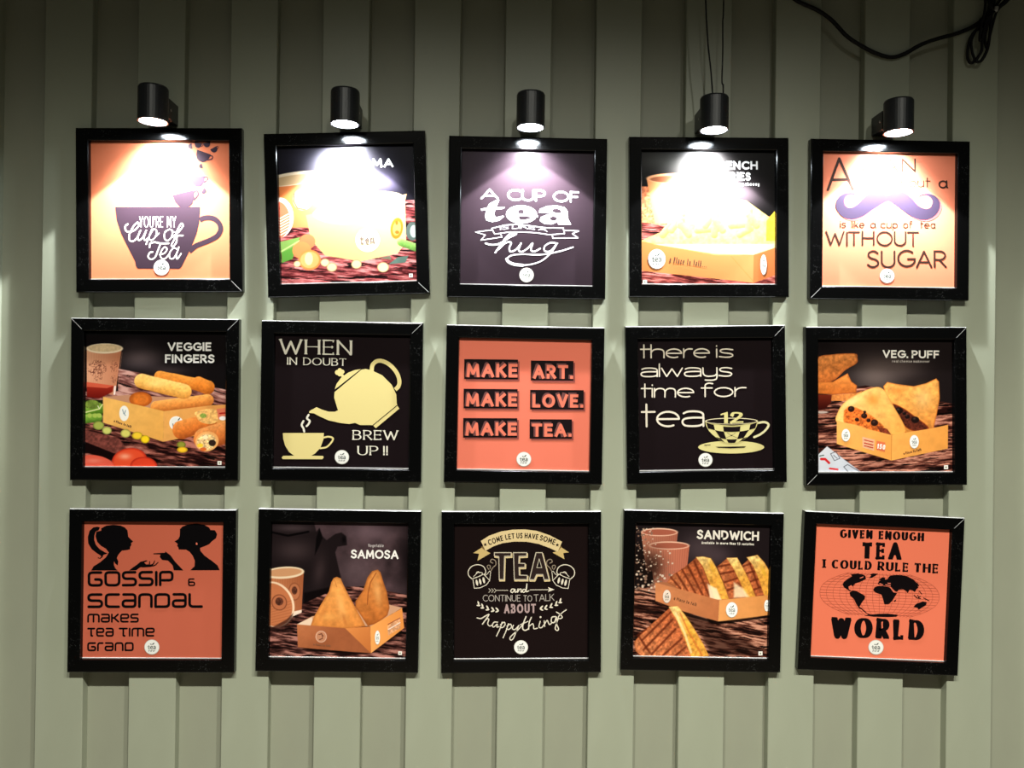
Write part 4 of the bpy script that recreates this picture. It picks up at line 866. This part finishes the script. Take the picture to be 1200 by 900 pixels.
def art_happy(b):
    W = (226, 216, 196); G = (224, 200, 150); K = (30, 20, 16); b.T(545, 610, 8.571)
    P = [(158, 200), (240, 148), (360, 105), (480, 86), (600, 84), (720, 98), (850, 142), (978, 208), (935, 310), (850, 270), (740, 230), (620, 208), (500, 206), (380, 222), (280, 256), (205, 300)]
    b.poly([(175, 262), (82, 322), (140, 330), (122, 402), (255, 325), (205, 295)], (206, 178, 118), 1); b.poly([(960, 258), (1048, 316), (990, 322), (1003, 385), (882, 318), (935, 300)], (206, 178, 118), 1)
    b.poly([(158, 262), (195, 245), (205, 300)], (120, 96, 60), 2); b.poly([(975, 255), (945, 245), (935, 308)], (120, 96, 60), 2)
    b.poly(P, G, 3)
    def arc(x, y):   # bend along the ribbon
        u = (x - 575) / 400; return (575 + (x - 575) * .985 + (y - 175) * -.42 * u, y - 0 + 105 * u * u - 0)
    for t, x0, x1 in (('COME', 238, 385), ('LET', 408, 500), ('US', 518, 580), ('HAVE', 600, 735), ('SOME', 752, 905)):
        b.text(t, (x0, 172), (x1, 172), 54, K, 9, L=5, cap='round', sp=.25, warp=arc)
    def star(cx, cy, r): b.poly([(cx + (r if i % 2 == 0 else r * .42) * math.sin(i * math.pi / 5), cy - (r if i % 2 == 0 else r * .42) * math.cos(i * math.pi / 5)) for i in range(10)], K, 5)
    star(203, 236, 20); star(930, 240, 20)
    # hollow chalk capitals
    def chalk(P_): b.stroke(P_, 9, (196, 184, 164), 3, closed=True); b.poly(P_, (46, 34, 32), 2)
    b.part = 'lettering'
    for P_, off in (([(295, 318), (465, 318), (465, 352), (398, 355), (392, 590), (345, 590), (340, 358), (295, 350)], 0), ([(488, 318), (622, 318), (622, 352), (545, 356), (542, 425), (605, 428), (605, 465), (545, 468), (548, 545), (628, 548), (628, 590), (498, 590)], 0),
                    ([(715, 318), (778, 318), (850, 590), (800, 592), (785, 540), (722, 540), (700, 592), (650, 592)], 0)):
        b.stroke([(x + 6, y + 13) for x, y in P_], 13, G, 1, closed=True); chalk(P_)
    b.poly([(748, 380), (775, 470), (724, 470)], INK, 4); b.stroke([(748, 380), (775, 470), (724, 470)], 6, (200, 190, 170), 5, closed=True)
    b.part = 'illustration'
    for m_ in (0, 1):
        fx = (lambda x: x) if not m_ else (lambda x: 1135 - x)
        q = lambda L_: [(fx(x), y) for x, y in L_]
        b.stroke(q([(70, 585), (35, 550), (32, 500), (70, 455), (130, 440), (185, 460), (208, 510), (195, 545)]), 9, W, 2, smooth=True)
        b.stroke(q([(78, 592), (92, 680), (150, 675), (215, 645), (248, 600), (190, 540)]), 7, W, 2); b.stroke(q([(78, 580), (110, 572), (190, 535)]), 7, W, 2); b.stroke(q([(85, 560), (130, 520), (175, 525), (150, 555), (90, 575)]), 6, W, 2, smooth=True)
        b.stroke(q([(110, 525), (130, 510), (145, 522)]), 7, W, 2, smooth=True); b.stroke(q([(205, 548), (228, 530), (245, 505), (258, 510), (248, 598)]), 6, W, 2)
        for x, y in ((118, 622), (152, 612), (188, 598)): b.ell(fx(x), y, 11, 32, W, 3, rot=(-12 if not m_ else 12), n=14)
        b.stroke(q([(262, 500), (280, 470), (310, 440), (305, 400), (270, 385), (255, 410), (280, 425)]), 9, (150, 134, 116), 2, smooth=True); b.stroke(q([(240, 490), (222, 460), (235, 445), (255, 455), (250, 480)]), 8, (150, 134, 116), 2, smooth=True)
    b.T(545, 680, 8.571)
    b.stroke([(318, 100), (432, 100)], 8, (176, 166, 150), 2); b.stroke([(658, 95), (850, 93)], 8, (196, 186, 168), 2); b.poly([(838, 66), (905, 92), (838, 116), (852, 92)], W, 2)
    for x in (240, 268, 296): b.stroke([(x, 84), (x + 18, 102), (x, 122)], 7, (176, 166, 150), 2)
    b.part = 'lettering'
    for st in ([(505, 90), (475, 88), (462, 110), (480, 122), (505, 92), (505, 118), (520, 115)], [(535, 85), (530, 120), (550, 90), (568, 90), (566, 118), (580, 112)], [(615, 92), (588, 92), (582, 115), (600, 118), (620, 90), (625, 35), (618, 110), (645, 105)]): b.stroke(st, 10, W, 2, smooth=True)
    b.text('CONTINUE', (178, 214), (562, 214), 68, (168, 158, 148), 7, cap='round', sp=.22); b.text('TO', (590, 214), (680, 214), 64, (168, 158, 148), 7, cap='round', sp=.1); b.text('TALK', (696, 214), (905, 206), 72, (168, 158, 148), 7, cap='round', sp=.2)
    b.text('ABOUT', (395, 335), (718, 330), 94, (172, 146, 144), 17, sp=.28)
    b.part = 'illustration'
    for x, y, r in ((140, 245, 35), (180, 270, 30), (232, 288, 22), (285, 302, 12), (330, 305, 5)):
        b.ell(x - 6, y - 14, 8, 22, W, 2, rot=r - 50, n=12); b.ell(x - 6, y + 10, 8, 20, W, 2, rot=r + 60, n=12); xx = 1098 - x
        b.ell(xx + 6, y - 20 - (330 - x) * .06 - 14, 8, 22, W, 2, rot=50 - r, n=12); b.ell(xx + 6, y - 20 - (330 - x) * .06 + 10, 8, 20, W, 2, rot=-60 - r, n=12)
    b.part = 'lettering'
    for st, w_ in (([(120, 382), (160, 388), (200, 365), (240, 345), (225, 375), (175, 445)], 11), ([(195, 415), (225, 390), (240, 400), (228, 440), (250, 465), (280, 450)], 10), ([(330, 425), (295, 425), (275, 455), (290, 475), (325, 445), (322, 475), (345, 470)], 10),
                   ([(375, 425), (350, 500), (318, 568)], 10), ([(360, 450), (395, 425), (405, 450), (380, 480), (360, 478)], 10), ([(440, 440), (415, 515), (385, 585)], 10), ([(425, 465), (460, 445), (470, 475), (440, 500), (420, 490)], 10),
                   ([(490, 455), (480, 490), (505, 500), (535, 470), (545, 460), (515, 530), (490, 590), (465, 608), (455, 585), (480, 555), (540, 500), (600, 430)], 10),
                   ([(618, 368), (590, 440), (585, 490), (610, 508), (645, 490)], 12), ([(560, 450), (640, 415)], 8), ([(672, 375), (650, 430), (645, 495)], 11), ([(650, 465), (685, 440), (695, 465), (700, 492), (735, 485)], 10),
                   ([(762, 415), (750, 470), (775, 480), (800, 450)], 10), ([(802, 410), (808, 468)], 10), ([(808, 440), (832, 405), (845, 430), (858, 448), (880, 430)], 10), ([(915, 365), (880, 375), (875, 420), (905, 425), (925, 370), (928, 440), (948, 490), (935, 508), (915, 490), (925, 440), (945, 380)], 11),
                   ([(925, 320), (965, 345), (985, 375), (955, 388), (945, 370), (980, 330), (1025, 297)], 10)):
        b.stroke(st, w_, W, 2, smooth=True)
    b.ell(765, 372, 10, 10, W, 2, n=10)
    b.part = 'illustration'; b.logo(568, 680, 72)

def pic_sandwich(c):
    F = c.fill
    F([(0, 0), (880, 0), (880, 500), (0, 500)], (36, 28, 30), soft=2); c.glow(420, 180, 170, 140, (84, 70, 74), .8); c.glow(540, 230, 120, 80, (100, 82, 88), .5); c.glow(60, 300, 160, 160, (20, 14, 12), .8)
    c.wood([(0, 440), (200, 400), (880, 420), (880, 900), (0, 900)], 10, (30, 14, 12), (112, 66, 52), (206, 150, 126), 17, 8, 1.3)
    F([(0, 540), (200, 560), (400, 620), (600, 720), (760, 800), (860, 870), (500, 870), (420, 720), (240, 580), (0, 600)], (36, 16, 12), soft=30, op=.6)
    def cup(x0, y0, x1, yb, rim_y, col, col2):
        F([(x0, rim_y), (x1, rim_y), (x1 - 25, yb), (x0 + 35, yb)], col, col2, (x0, 0, x1, 0))
        for i in range(16): c.line([(x0 + 14 + (x1 - x0 - 26) * i / 15, rim_y + 20), (x0 + 45 + (x1 - x0 - 80) * i / 15, yb)], 3, (150, 84, 66), .55)
        c.ell((x0 + x1) / 2, rim_y, (x1 - x0) / 2, 26, (236, 190, 166)); c.ell((x0 + x1) / 2, rim_y + 1, (x1 - x0) / 2 - 10, 19, (170, 98, 78))
    cup(48, 0, 280, 330, 80, (196, 132, 108), (170, 104, 84)); cup(98, 0, 354, 420, 165, (212, 140, 114), (190, 112, 88))
    c.glow(110, 300, 110, 140, (30, 18, 14), .8)
    rs = np.random.RandomState(4)
    for i in range(150):
        x, y = rs.uniform(12, 150), rs.uniform(50, 460)
        if rs.rand() < .25: x, y = rs.uniform(150, 265), rs.uniform(200, 400)
        r = rs.uniform(2.5, 6.5) + (y > 350) * 3; c.ell(x, y, r, r * .9, (212, 190, 172) if rs.rand() < .5 else (140, 110, 94), soft=3)
    F([(145, 400), (280, 400), (860, 480), (860, 500), (540, 520)], (170, 110, 76))
    def toast(face, side, lines, dark=(96, 40, 22)):
        F(face, (206, 128, 84), (176, 96, 58), (face[0][0], face[0][1], face[2][0], face[2][1]), tex=.4, ts=14, rim=((146, 76, 42), 8, .7))
        m0 = s0 = None
        for l in lines: c.line(l, 13, dark, .72, 10)
        F(side, (240, 206, 140), (222, 160, 70), (side[0][0], side[0][1], side[-2][0], side[-2][1]), tex=.3, ts=16, rim=((200, 130, 60), 6, .6))
    # back two
    toast([(690, 290), (745, 240), (790, 300), (835, 400), (862, 480), (780, 490)], [(720, 238), (790, 222), (835, 270), (868, 325), (868, 490), (835, 485), (800, 380), (760, 290)], [[(690, 300), (790, 262)], [(705, 345), (800, 320)], [(730, 400), (820, 370)], [(760, 450), (830, 425)], [(740, 275), (800, 430)]])
    c.glow(830, 330, 16, 60, (226, 180, 60), .7, -20)
    toast([(530, 300), (600, 240), (640, 300), (690, 420), (730, 500), (610, 505), (580, 420)], [(590, 242), (660, 240), (700, 310), (745, 400), (780, 490), (720, 502), (680, 400), (640, 320)], [[(535, 300), (635, 280)], [(555, 345), (655, 325)], [(580, 400), (670, 370)], [(600, 450), (690, 420)]])
    F([(640, 400), (700, 440), (740, 495), (640, 500)], (244, 226, 190), soft=20, op=.8)
    # front one in the tray
    toast([(215, 400), (240, 360), (330, 300), (405, 235), (440, 300), (480, 400), (510, 510), (400, 490), (300, 450)], [(395, 238), (440, 234), (490, 245), (530, 310), (570, 400), (610, 510), (520, 512), (480, 400), (440, 300)], [[(240, 370), (300, 440)], [(275, 345), (345, 455)], [(310, 320), (395, 470)], [(345, 295), (440, 480)], [(385, 265), (480, 480)]])
    c.glow(500, 300, 18, 50, (226, 170, 50), .7, -20); F([(470, 410), (530, 440), (560, 512), (490, 512)], (246, 228, 196), soft=14, op=.85); c.glow(560, 430, 16, 60, (230, 176, 80), .6, -20)
    F([(140, 402), (300, 445), (548, 515), (540, 652), (330, 590), (142, 520)], (206, 136, 92), (186, 116, 74), (140, 420, 540, 620), tex=.06, ts=40); F([(548, 515), (700, 500), (862, 482), (862, 612), (700, 640), (540, 652)], (226, 160, 98), (214, 146, 84), (548, 0, 862, 0), tex=.05, ts=40)
    F([(142, 520), (330, 592), (540, 654), (860, 614), (860, 630), (540, 672), (320, 612)], (20, 10, 8), soft=10, op=.85)
    # loose half in front
    toast([(10, 780), (60, 720), (235, 560), (290, 660), (350, 800), (385, 875), (60, 875), (20, 840)], [(225, 556), (285, 552), (330, 610), (390, 700), (450, 800), (485, 875), (370, 878), (330, 770), (280, 650)], [[(40, 745), (110, 850)], [(85, 700), (30, 740)], [(70, 830), (250, 640)], [(60, 770), (240, 590)], [(120, 860), (270, 700)], [(190, 870), (310, 760)], [(270, 870), (330, 820)]])
    c.glow(350, 680, 22, 80, (232, 176, 60), .7, -24); c.line([(300, 600), (345, 700), (400, 800), (440, 870)], 10, (206, 110, 50), .6, 8); c.line([(270, 600), (330, 730), (370, 850)], 14, (246, 224, 170), .7, 8)
def art_sandwich(b):
    b.T(742, 610, 5.42); W = (226, 218, 206)
    b.text('SANDWICH', (400, 122), (798, 131), 60, W, 12, sp=.24)
    tiny_words(b, (('Available', (430, 154), (512, 155), 17, W, 3.5), ('in', (524, 155), (538, 155), 17, W, 3.5), ('more', (548, 156), (600, 157), 17, W, 4), ('than', (608, 157), (648, 158), 17, W, 4), ('13', (658, 159), (678, 159), 17, W, 4), ('varieties', (688, 160), (766, 161), 17, W, 3.5), ('a Place to talk', (255, 510), (400, 552), 20, (120, 76, 50), 4)))
    b.logo(213, 490, 25, ry=42, face=(226, 206, 190)); b.logo(627, 576, 38, ry=50); b.logo(852, 550, 16, ry=38); veg_mark(b, 815, 860, 13)

def art_world(b):
    K = (16, 10, 12); T_ = (176, 84, 62); b.T(930, 590, 4.2857)
    kw = dict(cap='butt', sp=.28)
    def stencil(t, p0, p1, h, w_, th, sf):
        b.text(t, p0, p1, h, K, w_, thin=th, serif=sf, **kw)
    stencil('GIVEN', (248, 178), (412, 182), 42, 13.5, 5, 3.5); stencil('ENOUGH', (441, 184), (668, 194), 42, 13.5, 5, 3.5)
    stencil('TEA', (354, 284), (557, 290), 82, 25, 10, 7); stencil('I', (163, 334), (180, 334), 44, 13, 6, 7); stencil('COULD', (207, 336), (408, 343), 44, 13.5, 5, 3.5); stencil('RULE', (436, 344), (592, 351), 44, 13.5, 5, 3.5); stencil('THE', (617, 352), (740, 357), 46, 13.5, 5, 3.5)
    stencil('WORLD', (203, 686), (668, 698), 100, 33, 11, 8)
    b.part = 'illustration'; b.T(950, 670, 7.273)
    cx, cy, rx, ry = 612, 215, 505, 185; sl = .03
    mp_ = lambda x, y: (x, y + sl * (x - cx))
    for k in range(-9, 10):
        kk = k / 9; b.stroke([mp_(cx + kk * rx * (1 - .5 * (abs(v) ** 2.4)), cy + v * ry) for v in np.linspace(-1, 1, 15)], 2.6, T_, 1, cap='butt')
    for j in range(-7, 8):
        v = j / 7.5; hw = rx * (1 - .5 * abs(v) ** 2.4); b.stroke([mp_(cx - hw, cy + v * ry), mp_(cx + hw, cy + v * ry)], 2.6, T_, 1, cap='butt')
    for P in ([(300, 130), (312, 105), (345, 80), (380, 58), (372, 42), (400, 36), (430, 32), (470, 40), (492, 50), (500, 78), (470, 96), (440, 108), (410, 118), (398, 130), (388, 148), (374, 132), (350, 148), (355, 172), (378, 182), (362, 187), (335, 168), (312, 152)],
              [(525, 68), (545, 48), (530, 38), (562, 30), (602, 34), (580, 50), (545, 70)], [(360, 196), (385, 180), (410, 182), (440, 196), (492, 226), (490, 250), (466, 282), (446, 318), (452, 330), (466, 342), (445, 338), (422, 305), (396, 252), (365, 225)],
              [(560, 175), (572, 150), (600, 140), (640, 138), (700, 150), (722, 180), (735, 196), (762, 200), (742, 232), (722, 266), (692, 296), (655, 297), (642, 245), (630, 212), (580, 196)],
              [(600, 122), (606, 100), (625, 92), (608, 84), (640, 62), (662, 66), (660, 84), (680, 80), (700, 50), (740, 42), (800, 42), (852, 55), (902, 82), (936, 122), (940, 150), (925, 165), (912, 188), (885, 170), (868, 168), (852, 198), (838, 180), (815, 165), (778, 168), (762, 188), (745, 182), (720, 156), (704, 140), (680, 138), (640, 134), (620, 128)],
              [(735, 275), (740, 262), (755, 252), (750, 272)], [(900, 316), (925, 288), (952, 280), (978, 268), (1012, 276), (1006, 300), (970, 322), (945, 340), (932, 322)], [(485, 398), (520, 388), (505, 374), (545, 388), (600, 380), (680, 377), (772, 387), (755, 403), (680, 407), (560, 405), (525, 400)]):
        b.poly(P, K, 2)
    for P in ([(905, 215), (925, 235)], [(935, 215), (945, 235), (960, 225)], [(950, 180), (970, 205)], [(985, 238), (1030, 262)], [(925, 238), (960, 245)], [(930, 110), (945, 135)], [(455, 330), (480, 355), (505, 375)]): b.stroke(P, 7, K, 2)
    for P in ([(615, 118), (640, 128)], [(665, 128), (705, 134)], [(685, 114), (705, 116)], [(450, 72), (475, 62)], [(712, 160), (732, 188)]): b.stroke(P, 7, SALMON, 3)
    b.T(930, 590, 4.2857); b.logo(430, 737, 38)

P3 = 3.2143; P4 = 4.2857; P5_ = 4.186
poster('framed poster of a huge teacup reading You\'re My Cup of Tea', -.6182, .3179, 1.1, .3031, .3024, q4(80, 80, P3, (73, 272), (602, 275), (605, 790), (78, 790)), base=(230, 128, 90), draw=art_cup, seams=((1, -1),))
poster('framed food poster with a paper bowl, peas and tomatoes under a lamp', -.2745, .3172, 2.4, .2982, .3025, q4(300, 80, P3, (78, 292), (595, 285), (607, 800), (95, 808)), paint=(pic_upma, (320, 170, 5.457)), draw=art_upma, seams=((1, -1),), gain=.72)
poster('black framed poster reading A Cup of Tea Is Like a Hug', .0600, .3162, 0.0, .2950, .2995, q4(515, 80, P3, (85, 310), (588, 312), (582, 820), (75, 812)), base=(42, 32, 38), draw=art_hug)
poster('framed food poster of an orange paper tray heaped high, lamp with two wires above', .4004, .3233, .8, .3005, .2991, q4(730, 80, P3, (73, 308), (580, 308), (577, 815), (72, 812)), paint=(pic_fries, (748, 172, 5.455)), draw=art_fries, gain=.72)
poster('framed poster with a curled purple moustache reading Without Sugar', .7427, .3244, .15, .3025, .3008, q4(940, 80, P3, (85, 313), (588, 320), (585, 825), (77, 822)), base=(231, 130, 98), draw=art_sugar, seams=((-1, -1),))
poster('framed food poster titled Veggie Fingers', -.6213, -.0310, .4, .3059, .2980, q4(75, 360, P5_, (97, 108), (793, 115), (787, 788), (92, 788)), paint=(pic_fingers, (96, 390, 5.624)), draw=art_fingers, seams=((-1, 1), (1, 1)))
poster('black framed poster of a gold teapot pouring, reading When in Doubt Brew Up', -.2795, -.0304, 0, .2977, .2961, q4(295, 365, P4, (110, 105), (800, 105), (790, 797), (102, 790)), base=INK, draw=art_brew, seams=((1, 1),))
poster('salmon framed poster reading Make Art, Make Love, Make Tea', .0591, -.0323, -.3, .2944, .2931, q4(510, 370, P4, (117, 107), (787, 112), (778, 790), (107, 778)), base=SALMON, draw=art_make)
poster('black framed poster with a chequered teacup reading There Is Always Time for Tea', .3991, -.0275, 1.37, .3007, .2949, q4(725, 370, P4, (103, 105), (775, 105), (780, 775), (107, 785)), base=INK, draw=art_time, seams=((1, 1),))
poster('framed food poster titled Veg. Puff', .7399, -.0261, .8, .3060, .2979, q4(938, 370, P4, (100, 120), (773, 120), (775, 790), (102, 795)), paint=(pic_puff, (958, 395, 5.524)), draw=art_puff, seams=((1, 1), (-1, -1)))
poster('salmon framed poster with two black head silhouettes reading Gossip and Scandal', -.6212, -.3825, .1, .3037, .3, q4(72, 588, P5_, (103, 105), (785, 112), (775, 778), (95, 775)), base=(198, 100, 76), draw=art_gossip)
poster('framed food poster titled Samosa', -.2802, -.3801, -.4, .2994, .2998, q4(292, 588, P4, (112, 108), (790, 115), (783, 795), (92, 793)), paint=(pic_samosa, (312, 610, 5.422)), draw=art_samosa)
poster('black framed chalk lettering poster reading Tea and Continue to Talk About Happy Things', .0579, -.3799, .6, .2972, .3003, q4(507, 588, P4, (110, 108), (780, 108), (785, 790), (107, 797)), base=(24, 15, 15), draw=art_happy)
poster('framed food poster titled Sandwich', .3959, -.3763, -.7, .3009, .2988, q4(720, 588, P4, (108, 110), (780, 118), (770, 800), (97, 782)), paint=(pic_sandwich, (742, 610, 5.42)), draw=art_sandwich)
poster('salmon framed poster with a black world map reading Given Enough Tea', .7342, -.3780, -2.0, .3042, .2975, q4(930, 590, P4, (127, 108), (795, 135), (765, 803), (100, 787)), base=(236, 122, 92), draw=art_world, seams=((1, 1),))

# ------------------------------------------------------------------ wall lamps
LAMP_P = 0.062; LAMP_R = 0.0255
def lamp(label, px, pytop, pybot, side):
    c = unpx(px, (pytop + pybot) / 2, -LAMP_P); zt = unpx(px, pytop, -LAMP_P - LAMP_R).z; zb = unpx(px, pybot, -LAMP_P).z
    h = zt - zb
    t = bpy.data.objects.new('wall_lamp', None); COL.objects.link(t); t.location = (c.x, 0, zb)
    t['label'] = label; t['category'] = 'lamp'; t['group'] = 'black spot lamps above the top row of posters'
    R = LAMP_R
    v, f = lathe_v([(R * .90, .004), (R * .90, 0), (R, 0), (R, h - .003), (R * .94, h), (R * .1, h)], 36, 0, -LAMP_P, cap=False)
    f.append(tuple(range(5 * 36, 6 * 36)))
    link('housing', mesh('housing', v, f, m_lamp), t)
    v, f = lathe_v([(R * .90, .004), (R * .6, .0045), (R * .05, .005)], 36, 0, -LAMP_P, cap=False); f = [q[::-1] for q in f] + [tuple(range(72, 108))[::-1]]
    link('lens', mesh('lens', v, [q[::-1] for q in f], m_lens), t)
    v, f = boxv(-.020, .020, -LAMP_P + R * .8, -.0, h * .22, h * .80)
    link('mounting_bracket', mesh('mounting_bracket', v, f, m_lamp), t)
    for sgn in (-1, 1):
        v, f = lathe_v([(.0022, 0), (.0022, .0012), (.0012, .0016)], 12); me = mesh('screw', v, f, m_screw)
        o = link('screw', me, t); o.rotation_euler = (0, sgn * math.pi / 2, 0); o.location = (sgn * .020, -.034, h * .5)
    for nm, sz, bl, en, sf, tilt in (('beam', 101, .11, BEAM, .004, 0), ('core', 106, .95, CORE, .012, 30)):
        l = bpy.data.lights.new(nm, 'SPOT'); l.energy = en; l.spot_size = math.radians(sz); l.spot_blend = bl; l.shadow_soft_size = sf; l.color = (.93, .97, 1.0)
        if nm == 'beam':                      # the reflector throws more light towards the rim of the cone than straight down
            l.use_nodes = True; nt = l.node_tree; em = nt.nodes['Emission']
            tc = nt.nodes.new('ShaderNodeTexCoord'); sp_ = nt.nodes.new('ShaderNodeSeparateXYZ'); ab = nt.nodes.new('ShaderNodeMath'); ab.operation = 'ABSOLUTE'
            cr_ = nt.nodes.new('ShaderNodeFloatCurve')
            nt.links.new(tc.outputs['Normal'], sp_.inputs[0]); nt.links.new(sp_.outputs['Z'], ab.inputs[0]); nt.links.new(ab.outputs[0], cr_.inputs['Value'])
            cv = cr_.mapping.curves[0]; cv.points[0].location = (0, 1.0); cv.points[-1].location = (1, .24)
            for px_, py_ in ((.64, 1.0), (.80, 1.0), (.90, .72), (.96, .42)): cv.points.new(px_, py_)
            cr_.mapping.update(); nt.links.new(cr_.outputs[0], em.inputs['Strength'])
        o = bpy.data.objects.new('lamp_' + nm, l); COL.objects.link(o); o.parent = t; o.location = (0, -LAMP_P, -.002); o.rotation_euler = (math.radians(tilt), 0, 0)
    return t, zt, h
BEAM, CORE = 22.0, 19.0
lamp('black cylindrical wall lamp above the large teacup poster, leftmost', 179.5, 96, 143, 1)
lamp('black cylindrical wall lamp second from the left, above the paper bowl poster', 404.5, 100, 146, 1)
lamp('black cylindrical wall lamp in the middle, above the hug poster', 622, 104, 150, 0)
lt, zt4, h4 = lamp('black cylindrical wall lamp with two thin wires rising from its top', 837, 108, 153, -1)
lamp('black cylindrical wall lamp above the moustache poster, rightmost', 1053, 112, 156, -1)

# ------------------------------------------------------------------ wires and the black cable
def tagc(o, label, cat, group=None):
    o['label'] = label; o['category'] = cat
    if group: o['group'] = group
def wire(label, pts):
    o = link('thin_wire', tube('thin_wire', pts, .0014, m_cable, 6, 6)); tagc(o, label, 'wire', 'thin wires to the fourth lamp'); return o
Y = -LAMP_P
P = [unpx(x, y, Y) for x, y in ((835.5, 107), (833, 82), (830, 55), (828, 25), (827, 0))]; P[0].z = zt4 - .001
wire('thin black wire, the left one of two rising from the fourth lamp', P + [Vector((P[-1].x - .01, Y * .8, 2.5)), Vector((P[-1].x - .02, Y * .4, 3.0))])
P = [unpx(x, y, Y) for x, y in ((847.5, 107), (847.5, 100), (846, 95), (847, 60), (847, 25), (848, 0))]; P[0].z = zt4 - .001
wire('thin black wire, the right one of two rising from the fourth lamp', P + [Vector((P[-1].x + .005, Y * .8, 2.5)), Vector((P[-1].x + .01, Y * .4, 3.0))])
CB = -.0042
P = [unpx(x, y, CB) for x, y in ((900, -22), (920, -10), (936, 2), (958, 12), (975, 24), (992, 42), (1010, 54), (1028, 63), (1045, 67), (1060, 63), (1080, 52), (1100, 45), (1125, 38), (1145, 28), (1158, 15))]
cab = bpy.data.objects.new('power_cable', None); COL.objects.link(cab); cab.location = (P[-1].x, 0, P[-1].z)
tagc(cab, 'black cable sagging across the wall to a tied bundle at top right', 'cable')
def cpart(nm, pts, r, m=None, sm=8):
    me = tube(nm, [p - cab.location for p in pts], r, m or m_cable, 8, sm); return link(nm, me, cab)
cpart('cable_run', P, .0038)
def up_(pts, dy=0): return [unpx(x, y, CB - dy) for x, y in pts]
cpart('cable_loop', up_([(1160, -6), (1158, 15), (1152, 30), (1141, 38), (1135, 52), (1134, 68), (1138, 74), (1142, 70), (1139, 60), (1139, 45), (1150, 25)], .004), .0026)
cpart('cable_loop', up_([(1164, -8), (1160, 20), (1152, 45), (1150, 60), (1144, 71), (1150, 71), (1157, 58), (1160, 40), (1163, 15), (1175, -5)], .008), .0028)
cpart('cable_loop', up_([(1155, -8), (1154, 12), (1150, 30), (1148, 46), (1151, 44), (1156, 25), (1170, 8), (1186, -8)], .011), .0024)
cpart('cable_loop', up_([(1168, -10), (1163, 10), (1155, 40), (1156, 56), (1160, 42), (1168, 14), (1180, 2), (1192, -12)], .006), .0024)
cpart('cable_loop', up_([(1158, -14), (1160, 4), (1166, 12), (1175, 4), (1186, -6)], .010), .0034)
o = cpart('cable_tie', up_([(1168, 8), (1167, 13)], .013), .0038, m_tie); o['label'] = 'grey tie on the cable bundle'
P2 = [unpx(900, -22, CB), unpx(870, -40, CB)]; P2.append(Vector((P2[-1].x - .05, CB, 2.6))); P2.append(Vector((P2[-1].x - .02, CB, 3.0)))
cpart('cable_run', P2, .0034)
q = unpx(1172, -12, CB - .008); cpart('cable_run', [q, q + Vector((.01, .002, .15)), Vector((q.x + .02, CB, 2.6)), Vector((q.x + .02, CB, 3.0))], .005)
